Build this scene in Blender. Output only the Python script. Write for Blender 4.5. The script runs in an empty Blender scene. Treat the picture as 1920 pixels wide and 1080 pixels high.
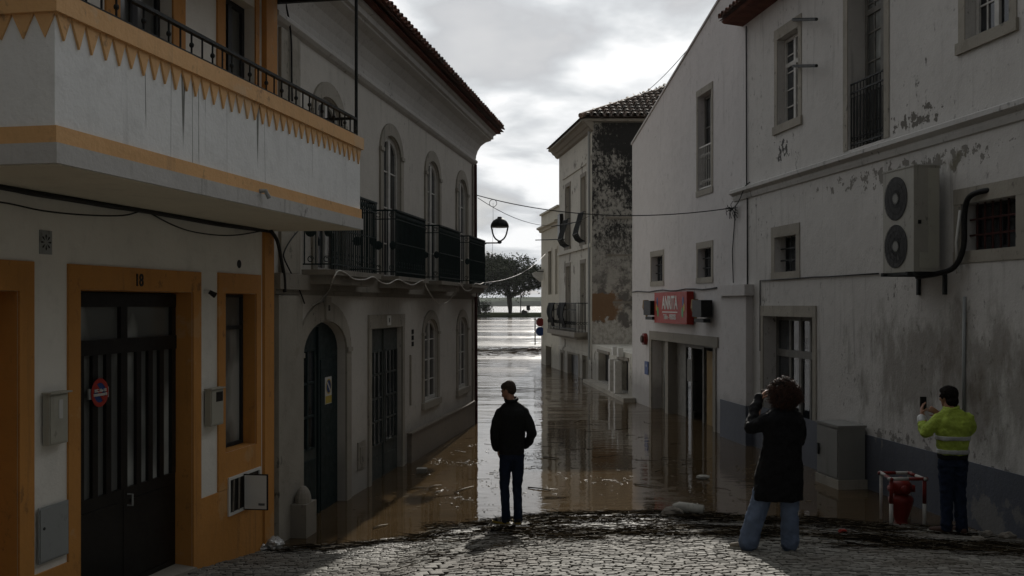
import bpy, math, random
from mathutils import Vector, Matrix, noise
R = math.radians
rnd = random.Random(7)
SC = bpy.context.scene
COL = SC.collection
CZ = 2.8            # camera height above the flood water (water is z = 0)
FOC = 1866.7        # focal length in photo pixels
# ---------------------------------------------------------------- camera
cd = bpy.data.cameras.new('camera'); cam = bpy.data.objects.new('camera', cd); COL.objects.link(cam)
cd.lens = 35; cd.sensor_width = 36; cd.clip_end = 6000; cd.clip_start = .05
cd.shift_y = 31/1920
cam.location = (0, 0, CZ); cam.rotation_euler = (R(90), 0, 0)
SC.camera = cam
# ---------------------------------------------------------------- light
AZ, EL = R(6.6), R(27)
SUN = Vector((math.sin(AZ)*math.cos(EL), math.cos(AZ)*math.cos(EL), math.sin(EL)))
W = bpy.data.worlds.new('World'); SC.world = W; W.use_nodes = True
nt = W.node_tree; nt.nodes.clear()
def wn(t, **k):
    n = nt.nodes.new(t)
    for a, b in k.items(): setattr(n, a, b)
    return n
L = nt.links.new
out = wn('ShaderNodeOutputWorld'); bg = wn('ShaderNodeBackground'); L(bg.outputs[0], out.inputs[0])
sky = wn('ShaderNodeTexSky', sky_type='NISHITA', sun_disc=False, sun_elevation=EL, sun_rotation=AZ)
skm = wn('ShaderNodeVectorMath', operation='SCALE'); skm.inputs['Scale'].default_value = .06
L(sky.outputs[0], skm.inputs[0])
tc = wn('ShaderNodeTexCoord')
sep = wn('ShaderNodeSeparateXYZ'); L(tc.outputs['Generated'], sep.inputs[0])
mz = wn('ShaderNodeMath', operation='MAXIMUM'); L(sep.outputs[2], mz.inputs[0]); mz.inputs[1].default_value = 0
az_ = wn('ShaderNodeMath', operation='ADD'); L(mz.outputs[0], az_.inputs[0]); az_.inputs[1].default_value = .22
dx = wn('ShaderNodeMath', operation='DIVIDE'); L(sep.outputs[0], dx.inputs[0]); L(az_.outputs[0], dx.inputs[1])
dy = wn('ShaderNodeMath', operation='DIVIDE'); L(sep.outputs[1], dy.inputs[0]); L(az_.outputs[0], dy.inputs[1])
cmb = wn('ShaderNodeCombineXYZ'); L(dx.outputs[0], cmb.inputs[0]); L(dy.outputs[0], cmb.inputs[1])
cn = wn('ShaderNodeTexNoise'); L(cmb.outputs[0], cn.inputs['Vector'])
cn.inputs['Scale'].default_value = 2.7; cn.inputs['Detail'].default_value = 8; cn.inputs['Roughness'].default_value = .5
cn.inputs['Distortion'].default_value = .25
cr = wn('ShaderNodeValToRGB'); L(cn.outputs[0], cr.inputs[0])
cr.color_ramp.elements[0].position = .41; cr.color_ramp.elements[0].color = (.70, .72, .75, 1)
cr.color_ramp.elements[1].position = .585; cr.color_ramp.elements[1].color = (1.3, 1.31, 1.32, 1)
e = cr.color_ramp.elements.new(.49); e.color = (.9, .93, .96, 1)
dt = wn('ShaderNodeVectorMath', operation='DOT_PRODUCT'); L(tc.outputs['Generated'], dt.inputs[0]); dt.inputs[1].default_value = SUN
mr = wn('ShaderNodeMapRange'); L(dt.outputs['Value'], mr.inputs[0])
mr.inputs['From Min'].default_value = -.2; mr.inputs['From Max'].default_value = 1
mr.interpolation_type = 'SMOOTHSTEP'
mr.inputs['To Min'].default_value = .078; mr.inputs['To Max'].default_value = .385
lo = wn('ShaderNodeMapRange'); L(sep.outputs[2], lo.inputs[0])
for i_, x_ in zip(('From Min', 'From Max', 'To Min', 'To Max'), (0, .33, .98, 1.08)): lo.inputs[i_].default_value = x_
ml = wn('ShaderNodeMath', operation='MULTIPLY'); L(mr.outputs[0], ml.inputs[0]); L(lo.outputs[0], ml.inputs[1])
cl = wn('ShaderNodeVectorMath', operation='SCALE'); L(cr.outputs[0], cl.inputs[0]); L(ml.outputs[0], cl.inputs['Scale'])
cov = wn('ShaderNodeMapRange'); L(cn.outputs[0], cov.inputs[0])
cov.inputs['From Min'].default_value = .3; cov.inputs['From Max'].default_value = .45
cov.inputs['To Min'].default_value = .93; cov.inputs['To Max'].default_value = 1
mx = wn('ShaderNodeMix', data_type='RGBA'); L(cov.outputs[0], mx.inputs[0]); L(skm.outputs[0], mx.inputs[6]); L(cl.outputs[0], mx.inputs[7])
L(mx.outputs[2], bg.inputs[0]); bg.inputs[1].default_value = 1
sd = bpy.data.lights.new('sun', 'SUN'); so = bpy.data.objects.new('sun', sd); COL.objects.link(so)
sd.energy = 2.0; sd.angle = R(.6); sd.color = (1, .95, .87)
so.rotation_euler = SUN.to_track_quat('Z', 'Y').to_euler()
SC.view_settings.view_transform = 'Standard'; SC.view_settings.look = 'None'
SC.view_settings.exposure = .98; SC.view_settings.gamma = 1
SC.render.engine = 'CYCLES'
SC.cycles.max_bounces = 6; SC.cycles.diffuse_bounces = 3; SC.cycles.glossy_bounces = 3

# ---------------------------------------------------------------- materials
def newmat(name):
    m = bpy.data.materials.new(name); m.use_nodes = True
    return m, m.node_tree, m.node_tree.nodes['Principled BSDF']
def N(t, typ, **k):
    n = t.nodes.new(typ)
    for a, b in k.items(): setattr(n, a, b)
    return n
def noise_n(t, vec, scale, detail=4, rough=.55, sc=None):
    if sc:
        mp = N(t, 'ShaderNodeMapping'); t.links.new(vec, mp.inputs[0]); mp.inputs['Scale'].default_value = sc; vec = mp.outputs[0]
    n = N(t, 'ShaderNodeTexNoise'); t.links.new(vec, n.inputs['Vector'])
    n.inputs['Scale'].default_value = scale; n.inputs['Detail'].default_value = detail; n.inputs['Roughness'].default_value = rough
    return n.outputs[0]
def rng(t, v, a, b, c=0, d=1):
    n = N(t, 'ShaderNodeMapRange'); t.links.new(v, n.inputs[0])
    for i, x in zip(('From Min', 'From Max', 'To Min', 'To Max'), (a, b, c, d)): n.inputs[i].default_value = x
    return n.outputs[0]
def mul(t, a, b, op='MULTIPLY'):
    n = N(t, 'ShaderNodeMath', operation=op)
    for i, x in enumerate((a, b)):
        if isinstance(x, (int, float)): n.inputs[i].default_value = x
        else: t.links.new(x, n.inputs[i])
    return n.outputs[0]
def mixc(t, f, a, b):
    n = N(t, 'ShaderNodeMix', data_type='RGBA')
    for i, x in ((0, f), (6, a), (7, b)):
        if isinstance(x, (int, float)): n.inputs[i].default_value = x
        elif isinstance(x, tuple): n.inputs[i].default_value = (*x, 1)
        else: t.links.new(x, n.inputs[i])
    return n.outputs[2]
def bump(t, bs, h, strength, dist=.01):
    b = N(t, 'ShaderNodeBump'); t.links.new(h, b.inputs['Height'])
    b.inputs['Strength'].default_value = strength; b.inputs['Distance'].default_value = dist
    t.links.new(b.outputs[0], bs.inputs['Normal'])
    return b
def pos(t): return N(t, 'ShaderNodeNewGeometry').outputs['Position']
def simple(name, col, rough=.6, metal=0, var=.25, scale=6, bmp=.2, spec=.25):
    m, t, bs = newmat(name); p = pos(t)
    f = rng(t, noise_n(t, p, scale, 5), .3, .7)
    c = mixc(t, f, tuple(x*(1-var) for x in col), tuple(min(1, x*(1+var)) for x in col))
    t.links.new(c, bs.inputs['Base Color']); bs.inputs['Metallic'].default_value = metal
    t.links.new(rng(t, noise_n(t, p, scale*3, 3), .3, .7, rough*.85, min(1, rough*1.15)), bs.inputs['Roughness'])
    bs.inputs['Specular IOR Level'].default_value = spec
    if bmp: bump(t, bs, noise_n(t, p, scale*8, 4), bmp, .003)
    return m
def plaster(name, col, grime=(.07, .065, .055), streak=.5, patch=.0, patchcol=(.12, .105, .085), tide=0, tidez=.6, spots=0, seed=0, rough=.85, blot=None, cracks=0, tone=.1, bm=.45):
    m, t, bs = newmat(name); g = pos(t)
    mp = N(t, 'ShaderNodeMapping'); t.links.new(g, mp.inputs[0]); mp.inputs['Location'].default_value = (seed*3.1, seed*1.7, seed*.4)
    p = mp.outputs[0]
    c = mixc(t, rng(t, noise_n(t, p, .8, 7, .6), .3, .7), tuple(x*(1-tone) for x in col), tuple(min(.85, x*1.05) for x in col))
    c = mixc(t, mul(t, rng(t, noise_n(t, p, 5, 6, .65), .52, .8), .18), c, grime)
    if streak:
        s1 = rng(t, noise_n(t, p, 3.2, 7, .65, (2.2, 2.2, .16)), .56, .74)
        s2 = rng(t, noise_n(t, p, .5, 3), .4, .6)
        c = mixc(t, mul(t, mul(t, s1, s2), streak), c, grime)
    if patch:
        s = rng(t, noise_n(t, p, 1.1, 9, .62), .6, .625)
        c = mixc(t, mul(t, s, patch), c, patchcol)
    if spots:
        s = mul(t, rng(t, noise_n(t, p, 9, 8, .7, (1, 1, .7)), .58, .66), rng(t, noise_n(t, p, .9, 3), .45, .6))
        c = mixc(t, mul(t, s, spots), c, tuple(x*.8 for x in grime))
    if blot:
        sp = N(t, 'ShaderNodeSeparateXYZ'); t.links.new(g, sp.inputs[0])
        for (ya, yb, za, zb, thr, amt, bc, bsc) in blot:
            hw = (yb-ya)*.4; hz = (zb-za)*.4; my = mul(t, rng(t, sp.outputs[1], ya, ya+hw), rng(t, sp.outputs[1], yb, yb-hw))
            mzz = mul(t, rng(t, sp.outputs[2], za, za+hz), rng(t, sp.outputs[2], zb, zb-hz))
            s = mul(t, mul(t, my, mzz), 1)
            nn = noise_n(t, p, bsc, 8, .66, (1.5, 1.5, .65) if bsc < 4 else (1, 1, 1))
            k = rng(t, mul(t, mul(t, s, .35), nn, 'ADD'), thr-.03, thr+(.13 if bsc < 4 else -.018))
            c = mixc(t, mul(t, k, amt), c, bc)
    if cracks:
        cn_ = noise_n(t, p, 1, 2, .5, (1.6, 1.6, .045)); ab = N(t, 'ShaderNodeMath', operation='ABSOLUTE'); t.links.new(mul(t, cn_, .5, 'SUBTRACT'), ab.inputs[0])
        k2 = mul(t, rng(t, ab.outputs[0], .0032, .0012), rng(t, noise_n(t, p, .9, 2), .44, .5)); c = mixc(t, mul(t, k2, cracks), c, (.1, .1, .085))
    if tide:
        sp = N(t, 'ShaderNodeSeparateXYZ'); t.links.new(g, sp.inputs[0])
        zz = mul(t, sp.outputs[2], mul(t, noise_n(t, p, 1.6, 6), .9), 'SUBTRACT')
        c = mixc(t, mul(t, rng(t, zz, tidez-.4, tidez-.85), tide), c, tuple(x*1.1 for x in grime))
    t.links.new(c, bs.inputs['Base Color']); bs.inputs['Roughness'].default_value = rough
    h = mul(t, noise_n(t, p, 28, 6, .6), mul(t, noise_n(t, p, 2.5, 4), 3), 'ADD')
    bump(t, bs, h, bm, .012)
    return m
M = {}
M['r_wall'] = plaster('grimy_white_plaster', (.53, .515, .49), streak=.55, patch=.0, spots=.8, seed=1,
    blot=[(8, 17.2, .5, 3.4, .69, .6, (.13, .115, .09), 1.5), (10.2, 14.6, .6, 3.2, .83, .65, (.11, .085, .06), 1.7), (8, 20, 4.35, 5.05, .86, .75, (.09, .08, .06), 6), (12.4, 13.6, 4.3, 5.0, .78, .8, (.13, .115, .07), 2.5), (12.2, 15.4, 5.0, 5.75, .86, .95, (.10, .09, .075), 6.5), (17.4, 19.2, 5.0, 6.3, .9, .95, (.035, .033, .03), 9), (8, 20, 7.4, 8.9, .9, .7, (.09, .08, .06), 6), (8, 20, .2, 1.3, .88, .7, (.1, .09, .08), 5)])
M['a_wall'] = plaster('white_plaster', (.55, .53, .52), streak=.3, spots=.4, tone=.06, seed=2, tide=.5, tidez=.9)
M['w_wall'] = plaster('cream_plaster', (.5, .475, .43), streak=.45, spots=.5, seed=3, tide=.4, tidez=.9)
M['o_wall'] = plaster('white_house_paint', (.74, .72, .66), streak=.12, seed=4)
M['balc'] = plaster('balcony_paint', (.8, .81, .8), streak=.3, seed=5, cracks=.9, tone=.05)
M['d_wall'] = plaster('weathered_plaster', (.52, .5, .44), streak=.95, patch=.75, spots=.95, cracks=.6, seed=6, tide=.6, tidez=1)
M['e_wall'] = plaster('cream_wall_paint', (.56, .53, .44), streak=.6, spots=.3, seed=8, tide=.5, tidez=1)
M['cornice'] = plaster('cornice_plaster', (.48, .465, .44), streak=.3, spots=.8, seed=9)
M['band'] = plaster('moulding_plaster', (.5, .49, .47), streak=.7, spots=.9, seed=10)
M['stone'] = plaster('limestone', (.33, .305, .255), streak=.7, spots=.9, seed=11, tone=.3, patch=.4, patchcol=(.2, .18, .14))
M['stone_dark'] = plaster('worn_stone', (.22, .2, .165), streak=.6, spots=.9, patch=.5, seed=12)
M['orange'] = plaster('orange_paint', (.52, .235, .05), grime=(.13, .065, .025), streak=.6, spots=.6, tone=.18, patch=.3, patchcol=(.5, .36, .2), seed=13, rough=.75)
M['orange_balc'] = plaster('pale_orange_paint', (.72, .42, .18), grime=(.25, .15, .08), streak=.5, spots=.6, patch=.3, patchcol=(.62, .5, .35), seed=17, rough=.7)  # lighter, less saturated copy of the orange for the balcony
M['rust'] = simple('rusty_red_bars', (.045, .012, .009), .7, 0, .4, 10, .2)
M['plinth'] = plaster('blue_grey_paint', (.09, .10, .125), grime=(.06, .06, .06), streak=.6, spots=.5, seed=14, rough=.7, patch=.8, patchcol=(.2, .195, .185))
M['plinth_w'] = plaster('brown_grey_render', (.2, .17, .135), streak=.7, spots=.5, seed=15)
M['underside'] = plaster('slab_underside', (.68, .64, .52), streak=.15, seed=16)
def mould():
    m, t, bs = newmat('mouldy_gable'); p = pos(t)
    sp = N(t, 'ShaderNodeSeparateXYZ'); t.links.new(p, sp.inputs[0])
    n1 = noise_n(t, p, 8, 10, .78, (1, 1, .7)); n2 = noise_n(t, p, .55, 5, .6)
    hgt = rng(t, sp.outputs[2], 3, 9.6, -.02, .085)
    a = mul(t, mul(t, n1, mul(t, n2, .9), 'ADD'), hgt, 'SUBTRACT')
    c = mixc(t, rng(t, a, .90, 1.02), (.016, .016, .015), (.32, .31, .28))
    low = rng(t, mul(t, sp.outputs[2], mul(t, mul(t, n2, 5), mul(t, n1, 1.6), 'ADD'), 'ADD'), 6.8, 8.6)
    light = mixc(t, rng(t, noise_n(t, p, 2.3, 9, .7), .46, .56), (.36, .34, .3), (.12, .11, .1))
    c = mixc(t, low, light, c)
    n3 = noise_n(t, p, 1.7, 8, .65); sx = mul(t, rng(t, mul(t, sp.outputs[0], mul(t, n3, 1.6), 'ADD'), 4.7, 4.5), rng(t, mul(t, sp.outputs[2], mul(t, n3, 1.2), 'ADD'), 3.86, 3.8))
    br = mul(t, sx, rng(t, mul(t, sp.outputs[2], mul(t, n1, .9), 'ADD'), 2.6, 2.66))
    c = mixc(t, br, c, mixc(t, n2, (.13, .07, .035), (.24, .15, .08)))
    wz = mul(t, sp.outputs[2], mul(t, n3, 2.2), 'ADD'); c = mixc(t, rng(t, wz, 3.35, 3.28), c, mixc(t, rng(t, n1, .45, .6), (.44, .42, .38), (.25, .24, .21)))
    t.links.new(c, bs.inputs['Base Color']); bs.inputs['Roughness'].default_value = .95
    bump(t, bs, n1, .7, .04)
    return m
M['mould'] = mould()
M['iron'] = simple('black_iron', (.015, .017, .017), .6, 0, .3, 10, .3, .2)
M['iron_green'] = simple('green_black_iron', (.010, .022, .022), .6, .1, .3, 10, .3, .3)
M['door_green'] = simple('dark_green_paint', (.007, .02, .022), .5, 0, .25, 4, .25)
M['door_grey'] = simple('grey_green_paint', (.045, .055, .052), .55, 0, .25, 4, .25)
M['door_black'] = simple('black_door_paint', (.012, .011, .010), .4, .2, .3, 5, .15)
M['frame_white'] = simple('white_window_paint', (.5, .49, .46), .55, 0, .15, 9, .2)
M['frame_grey'] = simple('grey_door_frame', (.17, .165, .15), .6, 0, .2, 6, .2)
M['frame_dark'] = simple('dark_frame_paint', (.02, .022, .025), .5, 0, .2, 6, .2)
def glass(name, col, rough=.06):
    m, t, bs = newmat(name); p = pos(t)
    t.links.new(mixc(t, rng(t, noise_n(t, p, 1.3, 3, .5, (1, 1, .5)), .47, .58), col, tuple(x*3.2+.012 for x in col)), bs.inputs['Base Color'])
    bs.inputs['Roughness'].default_value = rough; bs.inputs['Specular IOR Level'].default_value = .6
    bump(t, bs, noise_n(t, p, 3, 2), .04, .01)
    return m
M['glass'] = glass('window_glass', (.012, .014, .016))
M['glass_pale'] = glass('dusty_glass', (.10, .105, .1), .15)
M['glass_frost'] = glass('frosted_strip_glass', (.10, .105, .10), .3)
M['dark_fill'] = simple('painted_dark', (.01, .01, .01), .9, 0, .3, 2, 0)  # near-black colour put in for unlit depth
M['metal_grey'] = plaster('grey_metal', (.27, .285, .28), streak=.6, spots=.5, seed=24, rough=.55, bm=.05)
M['cabinet'] = plaster('cabinet_grey', (.2, .2, .185), streak=.8, spots=.7, seed=21, rough=.65, bm=.06)
M['box_plastic'] = plaster('meter_box_plastic', (.38, .37, .31), streak=.7, spots=.7, seed=22, rough=.6, bm=.05)
M['ac'] = plaster('ac_case', (.31, .3, .26), streak=.9, spots=.8, seed=23, rough=.55, bm=.05)
M['black'] = simple('black_rubber', (.01, .01, .01), .6, 0, .2, 20, .1)
M['wire'] = simple('cable_black', (.015, .015, .014), .6, 0, .2, 20, 0)
M['wire_white'] = simple('cable_white', (.5, .48, .44), .6, 0, .3, 20, 0)
M['sign_red'] = simple('sign_red', (.32, .035, .025), .5, 0, .12, 3, .05, .15)
M['sign_blue'] = simple('sign_blue', (.014, .045, .17), .5, 0, .1, 3, .05)
M['sign_white'] = simple('sign_white', (.6, .6, .57), .5, 0, .06, 3, .05)
M['sign_yellow'] = simple('sign_yellow', (.45, .34, .06), .5, 0, .1, 3, .05)
M['sign_green'] = simple('sign_green', (.05, .3, .1), .5, 0, .1, 3, .05)
M['paper'] = simple('notice_paper', (.5, .5, .48), .8, 0, .08, 3, .05)
M['paper_ink'] = simple('notice_ink', (.12, .12, .12), .8, 0, .1, 3, 0)
M['red_paint'] = simple('hydrant_red', (.17, .016, .012), .4, 0, .25, 6, .2)
M['white_paint'] = simple('post_white', (.42, .41, .38), .55, 0, .15, 8, .2)
M['yellow_wall'] = simple('yellow_shop_wall', (.22, .14, .045), .7, 0, .15, 2, .1)
M['shop_inner'] = simple('shop_inside', (.3, .29, .26), .8, 0, .2, 1.5, .1)
M['skin'] = simple('skin', (.32, .17, .11), .5, 0, .1, 12, .1)
M['hair_short'] = simple('greying_hair', (.045, .033, .026), .8, 0, .4, 60, .6, .1)
M['hair_black'] = simple('black_hair', (.010, .008, .007), .8, 0, .4, 60, .6, .08)
def hairmat():
    m, t, bs = newmat('curly_brown_hair')
    g = N(t, 'ShaderNodeNewGeometry')
    t.links.new(mixc(t, g.outputs['Random Per Island'], (.010, .005, .004), (.085, .034, .018)), bs.inputs['Base Color'])
    bs.inputs['Roughness'].default_value = .55; bs.inputs['Specular IOR Level'].default_value = .25
    return m
M['hair_curl'] = hairmat()
def cloth(name, col, rough=.85, weave=400, var=.2, sheen=0):
    m, t, bs = newmat(name); p = pos(t)
    c = mixc(t, rng(t, noise_n(t, p, 7, 5), .3, .7), tuple(x*(1-var) for x in col), tuple(x*(1+var) for x in col))
    t.links.new(c, bs.inputs['Base Color']); bs.inputs['Roughness'].default_value = rough
    bs.inputs['Sheen Weight'].default_value = sheen; bs.inputs['Specular IOR Level'].default_value = .12
    h = mul(t, noise_n(t, p, weave, 2), mul(t, noise_n(t, p, 14, 4), 2), 'ADD')
    bump(t, bs, h, .5, .006)
    return m
M['jacket_dark'] = cloth('dark_jacket', (.010, .011, .011), .75)
M['coat_black'] = cloth('black_coat', (.007, .007, .008), .7)
M['jeans_dark'] = cloth('dark_denim', (.010, .018, .038), .85)
M['jeans_light'] = cloth('light_denim', (.13, .17, .25), .85)
M['jeans_mid'] = cloth('blue_denim', (.014, .022, .045), .85)
M['hivis'] = cloth('hi_vis_yellow', (.35, .45, .07), .6)
M['reflective'] = simple('reflective_tape', (.42, .43, .42), .4, .2, .1, 20, .1)
M['shoe_dark'] = simple('dark_shoe', (.015, .015, .015), .6, 0, .2, 30, .2)
M['shoe_tan'] = simple('tan_shoe', (.2, .17, .13), .8, 0, .2, 30, .2)
M['shoe_brown'] = simple('brown_shoe', (.07, .04, .03), .7, 0, .2, 30, .2)
M['sole_yellow'] = simple('yellow_sole', (.3, .22, .04), .7, 0, .2, 30, .2)
M['sole_white'] = simple('pale_sole', (.35, .34, .3), .7, 0, .2, 30, .2)
def tilemat(name, a, b, dirt):
    m, t, bs = newmat(name); g = N(t, 'ShaderNodeNewGeometry'); p = g.outputs['Position']
    c = mixc(t, g.outputs['Random Per Island'], a, b)
    c = mixc(t, rng(t, noise_n(t, p, 3, 6, .65), .45, .65), c, dirt)
    t.links.new(c, bs.inputs['Base Color']); bs.inputs['Roughness'].default_value = .8
    bump(t, bs, noise_n(t, p, 30, 5), .5, .01)
    return m
M['tiles'] = tilemat('clay_tiles', (.13, .055, .038), (.23, .11, .075), (.09, .075, .06))
M['tiles_dark'] = tilemat('mossy_clay_tiles', (.1, .07, .05), (.2, .13, .09), (.05, .048, .035))
M['eave_red'] = simple('red_eave_board', (.13, .05, .035), .85, 0, .35, 4, .3, .1)
M['bark'] = simple('bark', (.06, .05, .04), .9, 0, .3, 4, .6)
def leafmat():
    m, t, bs = newmat('foliage'); g = N(t, 'ShaderNodeNewGeometry')
    c = mixc(t, g.outputs['Random Per Island'], (.028, .038, .02), (.08, .095, .05))
    t.links.new(c, bs.inputs['Base Color']); bs.inputs['Roughness'].default_value = .8; bs.inputs['Specular IOR Level'].default_value = .05
    return m
M['leaf'] = leafmat()
M['grass'] = simple('bank_grass', (.03, .035, .02), 1, 0, .4, .4, .2, 0)
M['hill'] = simple('wooded_hill', (.06, .07, .05), 1, 0, .5, .03, 0, 0)
M['reed'] = simple('wet_reeds', (.022, .017, .011), .85, 0, .6, 9, .2, 0)
def reedmat():
    m, t, bs = newmat('wet_wrack'); g = N(t, 'ShaderNodeNewGeometry'); r_ = g.outputs['Random Per Island']
    c = mixc(t, rng(t, r_, .55, .95), (.010, .008, .006), (.075, .058, .036)); t.links.new(c, bs.inputs['Base Color'])
    t.links.new(rng(t, r_, .02, .04, .6, .9), bs.inputs['Roughness']); t.links.new(rng(t, r_, .02, .04, .15, .0), bs.inputs['Specular IOR Level'])
    return m
M['reed'] = reedmat()
M['reed_pale'] = simple('pale_reed', (.2, .17, .12), .7, 0, .3, 9, .2)
M['wet_straw'] = simple('wet_straw', (.16, .14, .1), .5, 0, .4, 9, .2, .3)
M['foam'] = simple('dirty_polystyrene', (.4, .39, .35), .8, 0, .2, 12, .5)
M['bag'] = simple('crumpled_foil', (.45, .45, .44), .3, .5, .2, 14, .3)
M['rubble'] = simple('rubble', (.2, .18, .15), .9, 0, .3, 9, .5)
def settmat():
    m, t, bs = newmat('limestone_setts'); g = N(t, 'ShaderNodeNewGeometry'); p = g.outputs['Position']
    c = mixc(t, g.outputs['Random Per Island'], (.12, .115, .10), (.27, .26, .23))
    c = mixc(t, rng(t, noise_n(t, p, 1.1, 6, .6), .45, .7), c, (.12, .105, .085))
    c = mixc(t, mul(t, rng(t, noise_n(t, p, 40, 4), .5, .7), .4), c, (.09, .08, .07))
    t.links.new(c, bs.inputs['Base Color'])
    sp = N(t, 'ShaderNodeSeparateXYZ'); t.links.new(p, sp.inputs[0])
    wet = rng(t, mul(t, sp.outputs[2], mul(t, noise_n(t, p, 2, 5), .3), 'ADD'), .15, .42)
    t.links.new(mul(t, wet, .33, 'ADD') if False else rng(t, wet, 0, 1, .4, .75), bs.inputs['Roughness']); bs.inputs['Specular IOR Level'].default_value = .22
    bump(t, bs, noise_n(t, p, 55, 5, .6), .6, .008)
    return m
M['sett'] = settmat()
def dirtmat():
    m, t, bs = newmat('silty_ground'); p = pos(t)
    c = mixc(t, rng(t, noise_n(t, p, 6, 7), .3, .7), (.05, .042, .03), (.1, .085, .065))
    t.links.new(c, bs.inputs['Base Color']); bs.inputs['Roughness'].default_value = .6
    bump(t, bs, noise_n(t, p, 30, 5), .5, .01)
    return m
M['dirt'] = dirtmat()
def watermat():
    m, t, bs = newmat('flood_water'); p = pos(t)
    sp = N(t, 'ShaderNodeSeparateXYZ'); t.links.new(p, sp.inputs[0])
    c = mixc(t, rng(t, noise_n(t, p, .6, 5), .3, .7), (.055, .036, .017), (.085, .056, .028))
    t.links.new(c, bs.inputs['Base Color'])
    bs.inputs['IOR'].default_value = 1.333
    opened = rng(t, sp.outputs[1], 20, 52)
    t.links.new(mul(t, rng(t, opened, 0, 1, .03, .15), mul(t, rng(t, noise_n(t, p, .09, 4, .6, (.3, 1, 1)), .4, .6, -.08, .1), opened), 'ADD'), bs.inputs['Roughness'])
    h1 = noise_n(t, p, 3.2, 4, .5, (.55, 1.3, 1))
    h2 = noise_n(t, p, .75, 3, .5, (.35, 1.2, 1))
    b1 = N(t, 'ShaderNodeBump'); t.links.new(h1, b1.inputs['Height']); b1.inputs['Distance'].default_value = .012
    t.links.new(rng(t, opened, 0, 1, .34, 1), b1.inputs['Strength'])
    b2 = N(t, 'ShaderNodeBump'); t.links.new(h2, b2.inputs['Height']); b2.inputs['Distance'].default_value = .3
    t.links.new(mul(t, rng(t, opened, 0, 1, .0, 1), rng(t, noise_n(t, p, .05, 3, .5, (.4, 1.6, 1)), .35, .65, .25, 1)), b2.inputs['Strength'])
    h3 = noise_n(t, p, .16, 5, .6, (.28, 1, 1)); b3 = N(t, 'ShaderNodeBump'); t.links.new(h3, b3.inputs['Height']); b3.inputs['Distance'].default_value = 2.2
    t.links.new(rng(t, sp.outputs[1], 26, 70, 0, .55), b3.inputs['Strength'])
    t.links.new(b1.outputs[0], b2.inputs['Normal']); t.links.new(b2.outputs[0], b3.inputs['Normal']); t.links.new(b3.outputs[0], bs.inputs['Normal'])
    return m
M['water'] = watermat()

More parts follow.
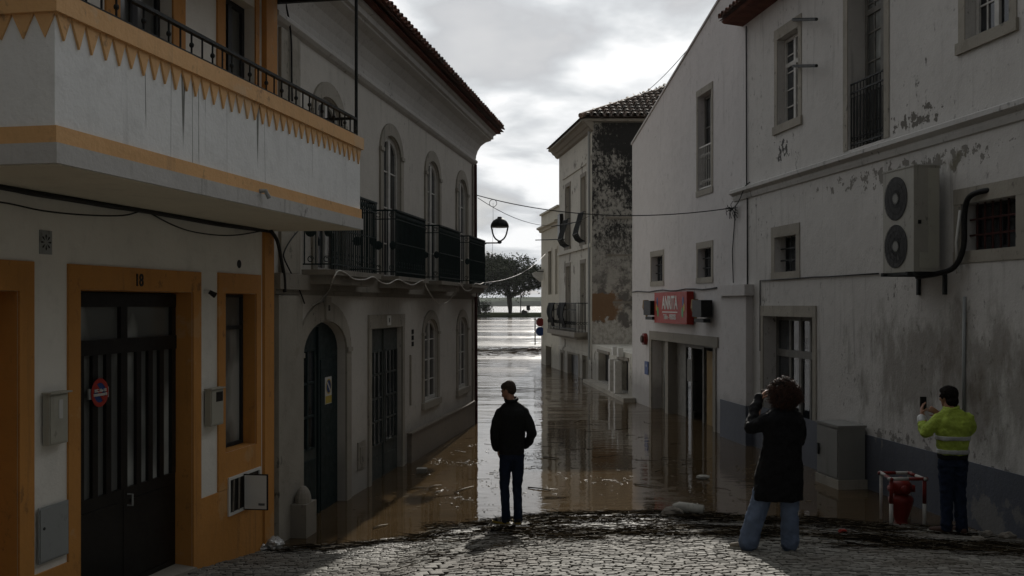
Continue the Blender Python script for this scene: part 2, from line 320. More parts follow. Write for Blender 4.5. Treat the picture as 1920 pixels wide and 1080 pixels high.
# ---------------------------------------------------------------- mesh helpers
def wloc(o):
    v = Vector((0, 0, 0))
    while o: v += o.location; o = o.parent
    return v
class MB:
    def __init__(s): s.v = []; s.f = []
    def add(s, vs, fs):
        b = len(s.v); s.v += [Vector(x) for x in vs]; s.f += [tuple(i+b for i in f) for f in fs]
    def hexa(s, p):  # 8 points: bottom 4 then top 4
        s.add(p, [(0, 3, 2, 1), (4, 5, 6, 7), (0, 1, 5, 4), (1, 2, 6, 5), (2, 3, 7, 6), (3, 0, 4, 7)])
    def box(s, a, b):
        (x0, y0, z0), (x1, y1, z1) = a, b
        s.hexa([(x0, y0, z0), (x1, y0, z0), (x1, y1, z0), (x0, y1, z0), (x0, y0, z1), (x1, y0, z1), (x1, y1, z1), (x0, y1, z1)])
    def fbox(s, F, y0, y1, z0, z1, o0, o1, z0b=None, z1b=None):
        z0b = z0 if z0b is None else z0b; z1b = z1 if z1b is None else z1b
        s.hexa([F(y0, z0, o0), F(y1, z0b, o0), F(y1, z0b, o1), F(y0, z0, o1), F(y0, z1, o0), F(y1, z1b, o0), F(y1, z1b, o1), F(y0, z1, o1)])
    def quad(s, a, b, c, d): s.add([a, b, c, d], [(0, 1, 2, 3)])
    def prism(s, pts, off):  # flat polygon extruded by vector off
        n = len(pts); off = Vector(off); P = [Vector(p) for p in pts]
        s.add(P+[p+off for p in P], [tuple(range(n))[::-1], tuple(range(n, 2*n))]+[(i, (i+1) % n, n+(i+1) % n, n+i) for i in range(n)])
    def tube(s, pts, r, n=6, r1=None, cap=True):
        P = [Vector(p) for p in pts]; k = len(P); r1 = r if r1 is None else r1
        rs = r if isinstance(r, (list, tuple)) else [r+(r1-r)*i/max(1, k-1) for i in range(k)]
        b = len(s.v); side = None
        for i, p in enumerate(P):
            d = (P[min(i+1, k-1)]-P[max(i-1, 0)]).normalized()
            if side is None or abs(d.dot(side)) > .98:
                side = d.orthogonal().normalized()
            side = (side-d*side.dot(d)).normalized(); up = d.cross(side)
            for j in range(n):
                a = 2*math.pi*j/n
                s.v.append(p+(side*math.cos(a)+up*math.sin(a))*rs[i])
        for i in range(k-1):
            for j in range(n):
                s.f.append((b+i*n+j, b+i*n+(j+1) % n, b+(i+1)*n+(j+1) % n, b+(i+1)*n+j))
        if cap: s.f.append(tuple(b+j for j in range(n))[::-1]); s.f.append(tuple(b+(k-1)*n+j for j in range(n)))
    def capsule(s, p0, p1, r0, r1, n=12):
        p0, p1 = Vector(p0), Vector(p1); d = (p1-p0); l = d.length; d = d/l if l > 1e-6 else Vector((0, 0, 1))
        pts, rs = [], []
        for a in (-85, -55, -25): pts.append(p0+d*r0*math.sin(R(a))); rs.append(r0*math.cos(R(a)))
        pts += [p0, p1]; rs += [r0, r1]
        for a in (25, 55, 85): pts.append(p1+d*r1*math.sin(R(a))); rs.append(r1*math.cos(R(a)))
        s.tube(pts, rs, n)
    def ell(s, c, r, M3=None, n=16, k=10):
        c = Vector(c); M3 = M3 or Matrix.Identity(3); b = len(s.v)
        s.v.append(c+M3 @ Vector((0, 0, -r[2])))
        for i in range(1, k):
            a = -math.pi/2+math.pi*i/k
            for j in range(n):
                q = 2*math.pi*j/n
                s.v.append(c+M3 @ Vector((r[0]*math.cos(a)*math.cos(q), r[1]*math.cos(a)*math.sin(q), r[2]*math.sin(a))))
        s.v.append(c+M3 @ Vector((0, 0, r[2]))); t = len(s.v)-1
        for j in range(n):
            s.f.append((b, b+1+(j+1) % n, b+1+j)); s.f.append((t, t-n+j, t-n+(j+1) % n))
        for i in range(k-2):
            for j in range(n):
                a = b+1+i*n
                s.f.append((a+j, a+(j+1) % n, a+n+(j+1) % n, a+n+j))
    def lathe(s, c, prof, n=16):
        s.loft([(c[0], c[1], c[2]+z, r, r) for r, z in prof], n)
    def loft(s, rings, n=18, pw=1.0):  # rings (x,y,z,rx,ry)
        b = len(s.v)
        for x, y, z, rx, ry in rings:
            for j in range(n):
                q = 2*math.pi*j/n; cq, sq = math.cos(q), math.sin(q)
                s.v.append(Vector((x+rx*math.copysign(abs(cq)**pw, cq), y+ry*math.copysign(abs(sq)**pw, sq), z)))
        k = len(rings)
        for i in range(k-1):
            for j in range(n):
                s.f.append((b+i*n+j, b+i*n+(j+1) % n, b+(i+1)*n+(j+1) % n, b+(i+1)*n+j))
        s.f.append(tuple(b+j for j in range(n))[::-1]); s.f.append(tuple(b+(k-1)*n+j for j in range(n)))
    def extrude_profile(s, F, y0, y1, prof, n=1):  # prof list of (o,z), closed
        k = len(prof); ys = [y0+(y1-y0)*i/n for i in range(n+1)]; b = len(s.v)
        for y in ys:
            for o, z in prof: s.v.append(Vector(F(y, z, o)))
        for i in range(n):
            for j in range(k):
                s.f.append((b+i*k+j, b+(i+1)*k+j, b+(i+1)*k+(j+1) % k, b+i*k+(j+1) % k))
        s.f.append(tuple(b+j for j in range(k))); s.f.append(tuple(b+n*k+j for j in range(k))[::-1])
    def build(s, name, mat, parent=None, loc=None, smooth=False, rot=0):
        me = bpy.data.meshes.new(name)
        off = wloc(parent) if parent else (Vector(loc) if loc is not None else Vector((0, 0, 0)))
        me.from_pydata([v-off for v in s.v], [], s.f); me.validate(); me.update()
        import bmesh
        bm = bmesh.new(); bm.from_mesh(me); bmesh.ops.recalc_face_normals(bm, faces=bm.faces); bm.to_mesh(me); bm.free()
        if smooth:
            for p in me.polygons: p.use_smooth = True
        me.materials.append(M[mat])
        o = bpy.data.objects.new(name, me); COL.objects.link(o)
        if parent: o.parent = parent
        else: o.location = off
        return o
def remesh(mb, name, mat, parent, voxel=.01, disp=0, dscale=.1, smooth=3, loc=None):
    o = mb.build(name, mat, parent, loc)
    m = o.modifiers.new('r', 'REMESH'); m.mode = 'VOXEL'; m.voxel_size = voxel; m.use_smooth_shade = True
    m = o.modifiers.new('s', 'SMOOTH'); m.iterations = smooth; m.factor = .5
    if disp:
        tx = bpy.data.textures.new('folds', 'CLOUDS'); tx.noise_scale = dscale; tx.noise_depth = 2
        m = o.modifiers.new('d', 'DISPLACE'); m.texture = tx; m.strength = disp; m.mid_level = .5
    dg = bpy.context.evaluated_depsgraph_get(); dg.update()
    me = bpy.data.meshes.new_from_object(o.evaluated_get(dg)); me.name = name
    o.modifiers.clear(); o.data = me
    for p in me.polygons: p.use_smooth = True
    return o
def tag(o, label, cat, group=None):
    o['label'] = label; o['category'] = cat
    if group: o['group'] = group
    return o
def thing(name, label, cat, loc=(0, 0, 0), rz=0, group=None):
    o = bpy.data.objects.new(name, None); COL.objects.link(o); o.location = loc; o.rotation_euler[2] = rz
    o.empty_display_size = .2
    return tag(o, label, cat, group)
def struct(o, kind='structure'): o['kind'] = kind; return o
def copy_tree(o, parent=None):
    c = o.copy(); COL.objects.link(c); c.parent = parent
    for ch in list(o.children): copy_tree(ch, c)
    return c
class Fac:
    """a straight facade: X = a + m*Y; o is the distance out towards the street"""
    def __init__(s, a, m, side):
        s.a, s.m, s.side = a, m, side; n = math.hypot(1, m)
        s.n = Vector((side/n, -side*m/n, 0)); s.u = Vector((m/n, 1/n, 0)); s.N = n
    def __call__(s, y, z, o=0): return Vector((s.a+s.m*y, y, z))+s.n*o
    def Y(s, px, o=0):   # distance along the street at which the wall shows at photo column px
        k = (px-960)/FOC
        return (s.a+o*s.n.x-k*o*s.n.y)/(k-s.m)
def zat(Y, y): return CZ+(571-y)/FOC*Y
FO = Fac(-5.0, .193, 1); FW = Fac(-4.58, .155, 1); FR = Fac(7.52, -.139, -1); FD = Fac(7.68, -.133, -1)
def arc_pts(y0, y1, zt, rise, k=12):
    """points along an arch from the y0 springing to the y1 springing"""
    w = (y1-y0)/2; c = (y0+y1)/2; pts = []
    for i in range(k+1):
        a = math.pi*(1-i/k); pts.append((c+w*math.cos(a), zt-rise+rise*math.sin(a)))
    return pts
def wall(mb, F, Y0, Y1, z0, z1, ops, depth=.22, o=0):
    """wall face with openings (y0,y1,z0,z1,rise,depth)"""
    ys = sorted({Y0, Y1, *[v for p in ops for v in p[:2]]}); zs = sorted({z0, z1, *[v for p in ops for v in p[2:4]]})
    for i in range(len(ys)-1):
        for j in range(len(zs)-1):
            cy, cz = (ys[i]+ys[i+1])/2, (zs[j]+zs[j+1])/2
            if any(p[0] < cy < p[1] and p[2] < cz < p[3] for p in ops): continue
            mb.quad(F(ys[i], zs[j], o), F(ys[i+1], zs[j], o), F(ys[i+1], zs[j+1], o), F(ys[i], zs[j+1], o))
    for p in ops:
        y0, y1, a, b = p[:4]; rise = p[4] if len(p) > 4 else 0; d = p[5] if len(p) > 5 else depth
        sp = b-rise
        mb.quad(F(y0, a, o), F(y0, sp, o), F(y0, sp, o-d), F(y0, a, o-d)); mb.quad(F(y1, a, o), F(y1, sp, o), F(y1, sp, o-d), F(y1, a, o-d))
        mb.quad(F(y0, a, o), F(y1, a, o), F(y1, a, o-d), F(y0, a, o-d))
        if not rise: mb.quad(F(y0, b, o), F(y1, b, o), F(y1, b, o-d), F(y0, b, o-d))
        else:
            A = arc_pts(y0, y1, b, rise)
            for q, r in zip(A, A[1:]):
                mb.quad(F(q[0], q[1], o), F(r[0], r[1], o), F(r[0], r[1], o-d), F(q[0], q[1], o-d))
                if max(q[1], r[1]) < b-1e-4 or True: mb.quad(F(q[0], q[1], o), F(r[0], r[1], o), F(r[0], b+1e-4, o), F(q[0], b+1e-4, o))
def shell(mb, F, Y0, Y1, z0, z1, depth, ztop1=None, z1b=None):
    """the other sides of a house body behind its facade"""
    zb = z1 if z1b is None else z1b
    e = .002
    P = lambda y, z, o: F(y, z, o)
    mb.quad(P(Y0, z0, -e), P(Y0, z1, -e), P(Y0, z1, -depth), P(Y0, z0, -depth))
    mb.quad(P(Y1, z0, -e), P(Y1, zb, -e), P(Y1, zb, -depth), P(Y1, z0, -depth))
    mb.quad(P(Y0, z0, -depth), P(Y0, z1, -depth), P(Y1, zb, -depth), P(Y1, z0, -depth))
def surround(mb, F, y0, y1, z0, z1, w=.14, o=.025, rise=0, sill=True, top=None, inner=0, back=.0):
    top = w if top is None else top
    sp = z1-rise
    mb.fbox(F, y0-w, y0+inner, z0, sp, -back, o); mb.fbox(F, y1-inner, y1+w, z0, sp, -back, o)
    if sill: mb.fbox(F, y0-w-.03, y1+w+.03, z0-.13, z0-.001, -back, o+.035)
    if not rise: mb.fbox(F, y0-w, y1+w, z1+.001, z1+top, -back, o+.004)
    else:
        A = arc_pts(y0, y1, z1, rise, 14); B = arc_pts(y0-w, y1+w, z1+top, rise+top, 14)
        for i in range(14):
            mb.hexa([F(*A[i], 0), F(*A[i+1], 0), F(*A[i+1], o), F(*A[i], o), F(*B[i], 0), F(*B[i+1], 0), F(*B[i+1], o), F(*B[i], o)])
        for yy in (y0, y1): mb.fbox(F, (yy-w-.015) if yy == y0 else yy-.0, yy+(0 if yy == y0 else w+.015), sp-.03, sp+.03, 0, o+.02)
def surr(parent, mat, F, *a):
    m = MB(); surround(m, F, *a); return m.build('stone_surround', mat, parent)
def window(F, y0, y1, z0, z1, depth, cols, rows, parent, mat='frame_white', gl='glass', rise=0, ft=.05, mt=.022, name='window', transom=None, mull=True):
    m = MB(); a = -depth; b = -depth+.05
    sp = z1-rise
    m.fbox(F, y0, y0+ft, z0, sp, a, b); m.fbox(F, y1-ft, y1, z0, sp, a, b)
    m.fbox(F, y0+ft, y1-ft, z0, z0+ft, a, b)
    if rise:
        A = arc_pts(y0, y1, z1, rise, 10); B = arc_pts(y0+ft, y1-ft, z1-ft, rise-ft*.6, 10)
        for i in range(10):
            m.hexa([F(*B[i], a), F(*B[i+1], a), F(*B[i+1], b), F(*B[i], b), F(*A[i], a), F(*A[i+1], a), F(*A[i+1], b), F(*A[i], b)])
    else: m.fbox(F, y0+ft, y1-ft, z1-ft, z1, a, b)
    if mull: c = (y0+y1)/2; m.fbox(F, c-ft*.7, c+ft*.7, z0+ft, z1-ft, a, b+.008)
    if transom: m.fbox(F, y0+ft, y1-ft, transom-ft*.6, transom+ft*.6, a, b+.004)
    for i in range(1, cols):
        yy = y0+(y1-y0)*i/cols
        if mull and abs(yy-(y0+y1)/2) < .02: continue
        m.fbox(F, yy-mt/2, yy+mt/2, z0+ft, z1-ft*(1 if not rise else 2), a+.01, b-.012)
    for j in range(1, rows):
        zz = z0+(z1-z0)*j/rows; m.fbox(F, y0+ft, y1-ft, zz-mt/2, zz+mt/2, a+.012, b-.01)
    fr = m.build(name, mat, parent)
    g = MB(); g.fbox(F, y0+.01, y1-.01, z0+.01, sp if rise else z1-.01, a+.008, a+.02)
    if rise:
        A = arc_pts(y0+.01, y1-.01, z1-.01, rise, 10); g.prism([F(*q, a+.008) for q in A], F.n*.012)
    g.build('pane', gl, fr)
    # near-black panel behind; the darkness of an unlit room is in its colour
    d = MB(); d.fbox(F, y0-.02, y1+.02, z0-.02, z1+.02, a-.08, a-.05); d.build('backing', 'dark_fill', fr)
    return fr
def text(parent, s, F, y, z, o, size, mat, sx=1.0, name='lettering', ext=.004, align='CENTER'):
    cu = bpy.data.curves.new('t', 'FONT'); cu.body = s; cu.size = size; cu.extrude = ext; cu.offset = size*.02; cu.align_x = align; cu.align_y = 'CENTER'
    ob = bpy.data.objects.new('t', cu); COL.objects.link(ob)
    dg = bpy.context.evaluated_depsgraph_get(); dg.update()
    me = bpy.data.meshes.new_from_object(ob.evaluated_get(dg)); bpy.data.objects.remove(ob); me.name = name
    ux = F.u*(1 if F.side > 0 else -1); p = F(y, z, o); off = wloc(parent)
    for v in me.vertices:
        c = v.co.copy(); v.co = p+ux*c.x*sx+Vector((0, 0, 1))*c.y+F.n*c.z-off
    me.materials.clear(); me.materials.append(M[mat])
    q = bpy.data.objects.new(name, me); COL.objects.link(q); q.parent = parent
    return q
def sag(p, q, drop, n=14, wob=0):
    p, q = Vector(p), Vector(q); r = []
    for i in range(n+1):
        t = i/n; v = p.lerp(q, t); v.z -= drop*4*t*(1-t)
        if wob: v += Vector((rnd.uniform(-wob, wob), rnd.uniform(-wob, wob), rnd.uniform(-wob, wob)))
        r.append(v)
    return r
def smoothpath(P, k=5):
    P = [Vector(p) for p in P]; r = []
    for i in range(len(P)-1):
        a, b, c, d = P[max(i-1, 0)], P[i], P[i+1], P[min(i+2, len(P)-1)]
        for j in range(k):
            t = j/k
            r.append(.5*((2*b)+(c-a)*t+(2*a-5*b+4*c-d)*t*t+(3*b-a-3*c+d)*t**3))
    r.append(P[-1]); return r
def tiled(mb, A, B, up, n, cw=.2, rl=.36, r=.075):
    """clay barrel tiles over the slope that starts at eave A-B and climbs along vector up"""
    A, B, up = Vector(A), Vector(B), Vector(up); e = (B-A); W_ = e.length; e = e/W_; Lh = up.length; u = up/Lh
    nn = Vector(n).normalized(); nc = int(W_/cw); nr = max(1, int(Lh/rl))
    for i in range(nc):
        for j in range(nr):
            base = A+e*(cw*(i+.5)+rnd.uniform(-.008, .008))+u*(rl*j+rnd.uniform(-.012, .012))+nn*.015
            b = len(mb.v); t = rnd.uniform(-.01, .01)
            for q, (rr, lift) in enumerate(((r*1.1, .035), (r*.85, .0))):
                for k in range(6):
                    a = math.pi*k/5
                    mb.v.append(base+u*(rl*1.12*q)+e*(math.cos(a)*rr+t*q)+nn*(math.sin(a)*rr+lift))
            for k in range(5): mb.f.append((b+k, b+k+1, b+7+k, b+6+k))
    # concave layer between
        for j in range(nr):
            base = A+e*(cw*(i+1))+u*(rl*j-.03)+nn*.05
            b = len(mb.v)
            for q, lift in enumerate((.02, 0)):
                for k in range(4):
                    a = math.pi+math.pi*k/3
                    mb.v.append(base+u*(rl*1.1*q)+e*(math.cos(a)*r*.9)+nn*(math.sin(a)*r*.6+lift))
            for k in range(3): mb.f.append((b+k, b+k+1, b+5+k, b+4+k))
# ================================================================ SETTING
SH = [(-40, 10.5), (-6, 11.2), (-3, 11.35), (-2.2, 11.45), (-1.26, 11.85), (-.74, 12.45), (-.1, 12.9), (.7, 13.25), (2.1, 13.35), (3.76, 13.0), (4.7, 12.6), (6, 12.2), (40, 11.5)]
def shore(x):
    for (a, ya), (b, yb) in zip(SH, SH[1:]):
        if a <= x <= b:
            t = (x-a)/(b-a); t = t*t*(3-2*t) if b-a < 5 else t
            return ya+(yb-ya)*t
    return SH[0][1]
def ground(x, y):
    s = shore(x)
    w = .012*noise.noise(Vector((x*.8, y*.8, 0)))
    if y > s: return max(-2.5, -.10*(y-s))+w*.3
    k = max(y, 8); z = .12*(s-k)
    if y < 8: z += .07*(8-max(y, -22))
    return z+w
def ticks(a, b, near, c0, c1):
    r = []; x = a
    while x < b:
        r.append(x); x += near if c0 <= x < c1 else max(near, min(abs(x-c0), abs(x-c1))*.35)
    r.append(b); return r
g = MB(); xs = ticks(-900, 900, .35, -6, 8); ys = ticks(-400, 208, .3, 4, 16)
for y in ys:
    for x in xs: g.v.append(Vector((x, y, ground(x, y)-.02)))
nx = len(xs)
for j in range(len(ys)-1):
    for i in range(nx-1): g.f.append((j*nx+i, j*nx+i+1, (j+1)*nx+i+1, (j+1)*nx+i))
struct(g.build('ground', 'dirt', smooth=True))
w = MB(); w.quad((-2500, 8.5, 0), (2500, 8.5, 0), (2500, 3400, 0), (-2500, 3400, 0)); struct(w.build('water', 'water'))
# granite and limestone setts, each a little block with a worn top
s = MB(); random.seed(5)
def sett(x, y, w_, d_, rot=0):
    z = ground(x, y); tx, ty = rnd.uniform(-.06, .06), rnd.uniform(-.1, .1); dz = rnd.uniform(-.006, .006)
    gx = (ground(x+.05, y)-ground(x-.05, y))*10; gy = (ground(x, y+.05)-ground(x, y-.05))*10
    b = len(s.v); ca, sa = math.cos(rot), math.sin(rot)
    def P(u, v, h):
        X = u*ca-v*sa; Y_ = u*sa+v*ca
        return Vector((x+X, y+Y_, z+dz+h+(gx+tx)*X+(gy+ty)*Y_))
    j = lambda: rnd.uniform(-.006, .006)
    o_ = [(-w_/2+j(), -d_/2+j()), (w_/2+j(), -d_/2+j()), (w_/2+j(), d_/2+j()), (-w_/2+j(), d_/2+j())]
    s.v += [P(u, v, -.02) for u, v in o_]+[P(u, v, .007) for u, v in o_]+[P(u*.84, v*.8, .0115) for u, v in o_]
    for k in range(4):
        n = (k+1) % 4
        s.f.append((b+k, b+n, b+4+n, b+4+k)); s.f.append((b+4+k, b+4+n, b+8+n, b+8+k))
    s.f.append((b+8, b+9, b+10, b+11))
GUT = lambda y: -.27-.16*(11.5-y)     # a straight line of larger blocks running down the street
y = 4.2; row = 0
while y < 14.2:
    x = -5.2+rnd.uniform(0, .1)
    while x < 6.6:
        ww = rnd.uniform(.07, .118); xc = x+ww/2
        yy = y+.09*math.sin(xc*1.3+.8+y*.3)+.03*noise.noise(Vector((xc*2.5, y*2, 2)))
        if yy < shore(xc)+1.2 and abs(xc-GUT(yy)) > .14: sett(xc, yy, ww-.012, .05, .115*math.cos(xc*1.3+.8+y*.3)+rnd.uniform(-.06, .06))
        x += ww
    y += .061; row += 1
y = 4.3
while y < 13.6:
    for q in (-.068, .068): sett(GUT(y)+q, y, .118, .16, .16+rnd.uniform(-.03, .03))
    y += .175
struct(s.build('cobbled_street', 'sett'))
# far bank, far hills
b = MB(); xs = [-320+i*8 for i in range(81)]; prof = [(0, -.3), (1.5, .25), (6, .8), (16, 1.05), (26, .7), (31, -.4)]
for x in xs:
    for dy_, z in prof: b.v.append(Vector((x, 214+dy_+3*noise.noise(Vector((x*.03, 0, 0))), z+(.25*noise.noise(Vector((x*.06, dy_*.2, 3))) if z > 0 else 0))))
for i in range(80):
    for j in range(5): b.f.append((i*6+j, (i+1)*6+j, (i+1)*6+j+1, i*6+j+1))
struct(b.build('river_bank', 'grass', smooth=True))
h = MB(); xs = [-1500+i*25 for i in range(121)]
for x in xs:
    t = 11+5*noise.noise(Vector((x*.002, 1, 0)))+1.6*noise.noise(Vector((x*.03, 4, 0)))+.8*noise.noise(Vector((x*.11, 4, 0)))
    for dy_, z in ((0, -1), (8, t*.7), (60, t), (400, t*1.5)): h.v.append(Vector((x, 1500+dy_, z)))
for i in range(120):
    for j in range(3): h.f.append((i*4+j, (i+1)*4+j, (i+1)*4+j+1, i*4+j+1))
struct(h.build('hills', 'hill'))

# ================================================================ ORANGE-TRIMMED HOUSE (left)
H = thing('house', 'white house with orange door frames and a long balcony fringed with orange triangles', 'house', (-5.5, 6, 0))
OD = [(5.3, 7.25, -.1, 2.9, 0, .4), (7.96, 9.72, 0, 2.92, 0, .22), (10.37, 11.09, 1.25, 2.92, 0, .2)]
OU = [(8.5, 9.35, 3.86, 6.1, 0, .2), (10.37, 11.07, 3.86, 6.1, 0, .2), (5.6, 6.6, 3.86, 6.1, 0, .2)]
m = MB(); wall(m, FO, -9, 11.55, -1, 3.64, OD); wall(m, FO, -9, 11.55, 3.64, 8.2, OU); shell(m, FO, -9, 11.55, -1, 8.2, 8)
m.build('wall', 'o_wall', H)
m = MB(); m.fbox(FO, -9.2, 11.55, 8.2, 8.35, -8.2, .15); m.build('roof', 'band', H)
# painted orange frames, dado, corner strip
m = MB(); o = .018
def pframe(a0, a1, b0, b1, zt, zo, zb):
    m.fbox(FO, a0, b0, zb, zt, 0, o); m.fbox(FO, b1, a1, zb, zt, 0, o); m.fbox(FO, b0, b1, zo, zt, 0, o)
pframe(5.1, 7.41, 5.3, 7.25, 3.12, 2.9, -.4); pframe(7.81, 9.87, 7.96, 9.72, 3.12, 2.92, -.4)
pframe(10.22, 11.2, 10.37, 11.09, 3.13, 2.92, .875)
m.fbox(FO, 10.37, 11.09, .875, 1.249, 0, o)
m.fbox(FO, 9.87, 11.24, -.4, .87, 0, o-.003, None, .87); m.fbox(FO, 7.41, 7.81, -.4, .78, 0, o)
m.fbox(FO, 11.26, 11.5, -.4, 3.64, 0, .035)
for a, b_ in ((9.35, 9.57), (8.3, 8.5), (10.2, 10.37), (11.07, 11.16), (6.6, 6.82), (5.4, 5.6)): m.fbox(FO, a, b_, 3.87, 6.3, 0, o)
m.fbox(FO, 11.25, 11.53, 3.87, 8.15, 0, .06)
m.build('painted_trim', 'orange', H)
# orange linings of the openings
m = MB(); e = .003
for y0, y1, z0, z1, r_, d in OD:
    m.fbox(FO, y1-e, y1-e-.004, z0, z1-e, -d+.0, 0); m.fbox(FO, y0+e, y0+e+.004, z0, z1-e, -d, 0)
    m.fbox(FO, y0+.01, y1-.01, z1-e-.004, z1-e, -d, 0); m.fbox(FO, y0+.01, y1-.01, z0+.001, z0+.006, -d, 0)
m.build('reveal_lining', 'orange', H)
# left door (only its orange panel edge shows)
m = MB(); m.fbox(FO, 5.3, 7.24, -.1, 2.88, -.4, -.36); m.build('door', 'orange', H)
# garage door: two leaves, glazed strips, fanlight
gd = MB(); d0, d1 = -.22, -.17; y0, y1 = 7.975, 9.705; zb = .12
gd.fbox(FO, y0, y1, zb, 1.16, d0, d1); gd.fbox(FO, y0, y1, 2.37, 2.5, d0, d1+.015); gd.fbox(FO, y0, y1, 2.78, 2.9, d0, d1+.01)
c = (y0+y1)/2
for a in (y0, y1-.07, c-.05): gd.fbox(FO, a, a+(.07 if a != c-.05 else .1), 1.16, 2.9, d0, d1+.006)
for k in range(1, 4):
    for lf in (0, 1):
        yy = y0+.07+(c-y0-.1)/4*k+lf*(c-y0-.02); gd.fbox(FO, yy-.038, yy+.038, 1.16, 2.37, d0, d1)
gd.fbox(FO, c-.008, c+.008, zb, 1.16, d1, d1+.004)
for lf in (0, 1):
    a = y0+.1+lf*(c-y0); gd.fbox(FO, a, a+c-y0-.2, .3, .33, d1, d1+.012); gd.fbox(FO, a, a+c-y0-.2, 1.02, 1.05, d1, d1+.012)
D = gd.build('garage_door', 'door_black', H)
m = MB(); m.fbox(FO, y0+.02, y1-.02, 1.1, 2.42, d0+.008, d0+.02); m.build('glass_strip', 'glass_frost', D)
m = MB(); m.fbox(FO, y0+.02, c, 2.46, 2.8, d0+.008, d0+.02); m.build('fanlight_pane', 'glass_pale', D)
m = MB(); m.fbox(FO, c, y1-.02, 2.46, 2.8, d0+.008, d0+.02); m.build('fanlight_pane', 'glass_pale', D)
m = MB(); m.tube([FO(c+.06, 1.0, d1), FO(c+.06, 1.0, d1+.05), FO(c+.06, 1.1, d1+.05), FO(c+.06, 1.1, d1)], .009); m.build('handle', 'metal_grey', D)
m = MB(); m.hexa([FO(7.9, -.3, -.22), FO(9.8, -.3, -.22), FO(9.85, -.3, .1), FO(7.9, -.3, .1), FO(7.97, .3, -.22), FO(9.71, .27, -.22), FO(9.71, .24, .06), FO(7.97, .36, .06)])
m.build('doorstep', 'stone', H)
window(FO, 10.38, 11.08, 1.26, 2.915, .19, 1, 1, H, 'frame_dark', 'glass_pale', ft=.035, transom=2.55, mull=False)
for a, b_ in ((8.5, 9.35), (10.37, 11.07), (5.6, 6.6)):
    window(FO, a, b_, 3.87, 6.09, .17, 2, 2, H, 'frame_dark', 'glass_pale', ft=.06, name='balcony_door')
text(H, '18', FO, 8.78, 3.01, .02, .15, 'door_black', .9, 'house_number')
# balcony
BP = 1.06; BY0, BY1 = FO.Y(105, BP), FO.Y(677, BP)
B = MB(); B.fbox(FO, BY0, BY1, 3.665, 3.86, -.02, BP); B.fbox(FO, BY0+.005, BY1-.005, 3.86, 4.66, BP-.13, BP-.012); 
B.fbox(FO, BY0+.012, BY0+.13, 3.86, 4.66, 0, BP-.13); B.fbox(FO, BY1-.13, BY1-.012, 3.86, 4.66, 0, BP-.13)
bal = B.build('balcony', 'balc', H)
m = MB(); m.fbox(FO, BY0-.018, BY1+.018, 3.655, 3.78, -.01, BP+.018); m.build('slab_edge', 'band', bal)
m = MB(); m.fbox(FO, BY0+.01, BY1-.01, 3.648, 3.6545, .0, BP); m.build('slab_underside', 'underside', bal)
m = MB(); m.fbox(FO, BY0-.006, BY1+.006, 3.781, 3.885, 0, BP+.006)
m.fbox(FO, BY0-.03, BY1+.03, 4.57, 4.70, BP-.16, BP+.025); m.fbox(FO, BY0-.03, BY0+.14, 4.57, 4.70, 0, BP-.16); m.fbox(FO, BY1-.14, BY1+.03, 4.57, 4.70, 0, BP-.16)
n = 37; st = (BY1-BY0)/n
for k in range(n):
    a = BY0+st*k; m.prism([FO(a, 4.575, BP-.012), FO(a+st, 4.575, BP-.012), FO(a+st/2+rnd.uniform(-.008, .008), 4.405+rnd.uniform(-.012, .012), BP-.012)], FO.n*.016)
nk = 7
for yy, sg in ((BY0, -1), (BY1, 1)):
    for k in range(nk):
        a = BP-.0-BP*(k+1)/nk; q = BP/nk
        m.prism([FO(yy-sg*.012, 4.575, a), FO(yy-sg*.012, 4.575, a+q), FO(yy-sg*.012, 4.42, a+q/2)], FO.u*sg*.016)
m.build('orange_fringe', 'orange_balc', bal)
m = MB(); ro = BP-.06
def railbar(y, o_, knob):
    m.tube([FO(y, 4.70, o_), FO(y, 4.92, o_)], .0085, 6)
    if knob: m.ell(FO(y, 4.815, o_), (.02, .02, .022), n=8, k=6)
k = 0; yy = BY0+.05
while yy < BY1-.02:
    railbar(yy, ro, k % 2 == 0); yy += .165; k += 1
m.fbox(FO, BY0, BY1, 4.905, 4.93, ro-.022, ro+.022); m.fbox(FO, BY0, BY1, 4.735, 4.75, ro-.01, ro+.01)
for q in range(7): railbar(BY1-.06, .1+q*.15, q % 2)
for q in range(7): railbar(BY0+.06, .1+q*.15, q % 2)
for yy in (BY1-.06, BY0+.06):
    m.fbox(FO, yy-.022, yy+.022, 4.905, 4.931, 0, ro); m.fbox(FO, yy-.01, yy+.01, 4.735, 4.75, 0, ro)
for q in range(5): m.ell(FO(BY0+.4+q*1.2, 4.72, ro), (.035, .035, .03), n=8, k=6)
m.build('railing', 'iron', bal)
m = MB(); ya = FO.Y(668, ro); m.tube([FO(ya, 4.7, ro), FO(ya, 6.32, ro)], .018, 8)
m.fbox(FO, ya-.03, ya+.03, 6.3, 6.36, 0, ro+.05); m.fbox(FO, BY0, ya, 6.33, 6.38, ro-.03, ro+.03)
m.build('awning_post', 'iron', bal)
m = MB(); m.hexa([FO(BY0, 6.381, ro+.06), FO(ya+.08, 6.381, ro+.06), FO(ya+.08, 6.6, 0), FO(BY0, 6.6, 0), FO(BY0, 6.4, ro+.06), FO(ya+.08, 6.4, ro+.06), FO(ya+.08, 6.62, 0), FO(BY0, 6.62, 0)])
m.build('awning_sheet', 'metal_grey', bal)
m = MB(); yq = FO.Y(490, BP+.02); m.tube([FO(yq, 3.80, BP), FO(yq, 3.80, BP+.06), FO(yq+.03, 3.74, BP+.08)], .02, 8); m.build('drain_spout', 'metal_grey', bal)
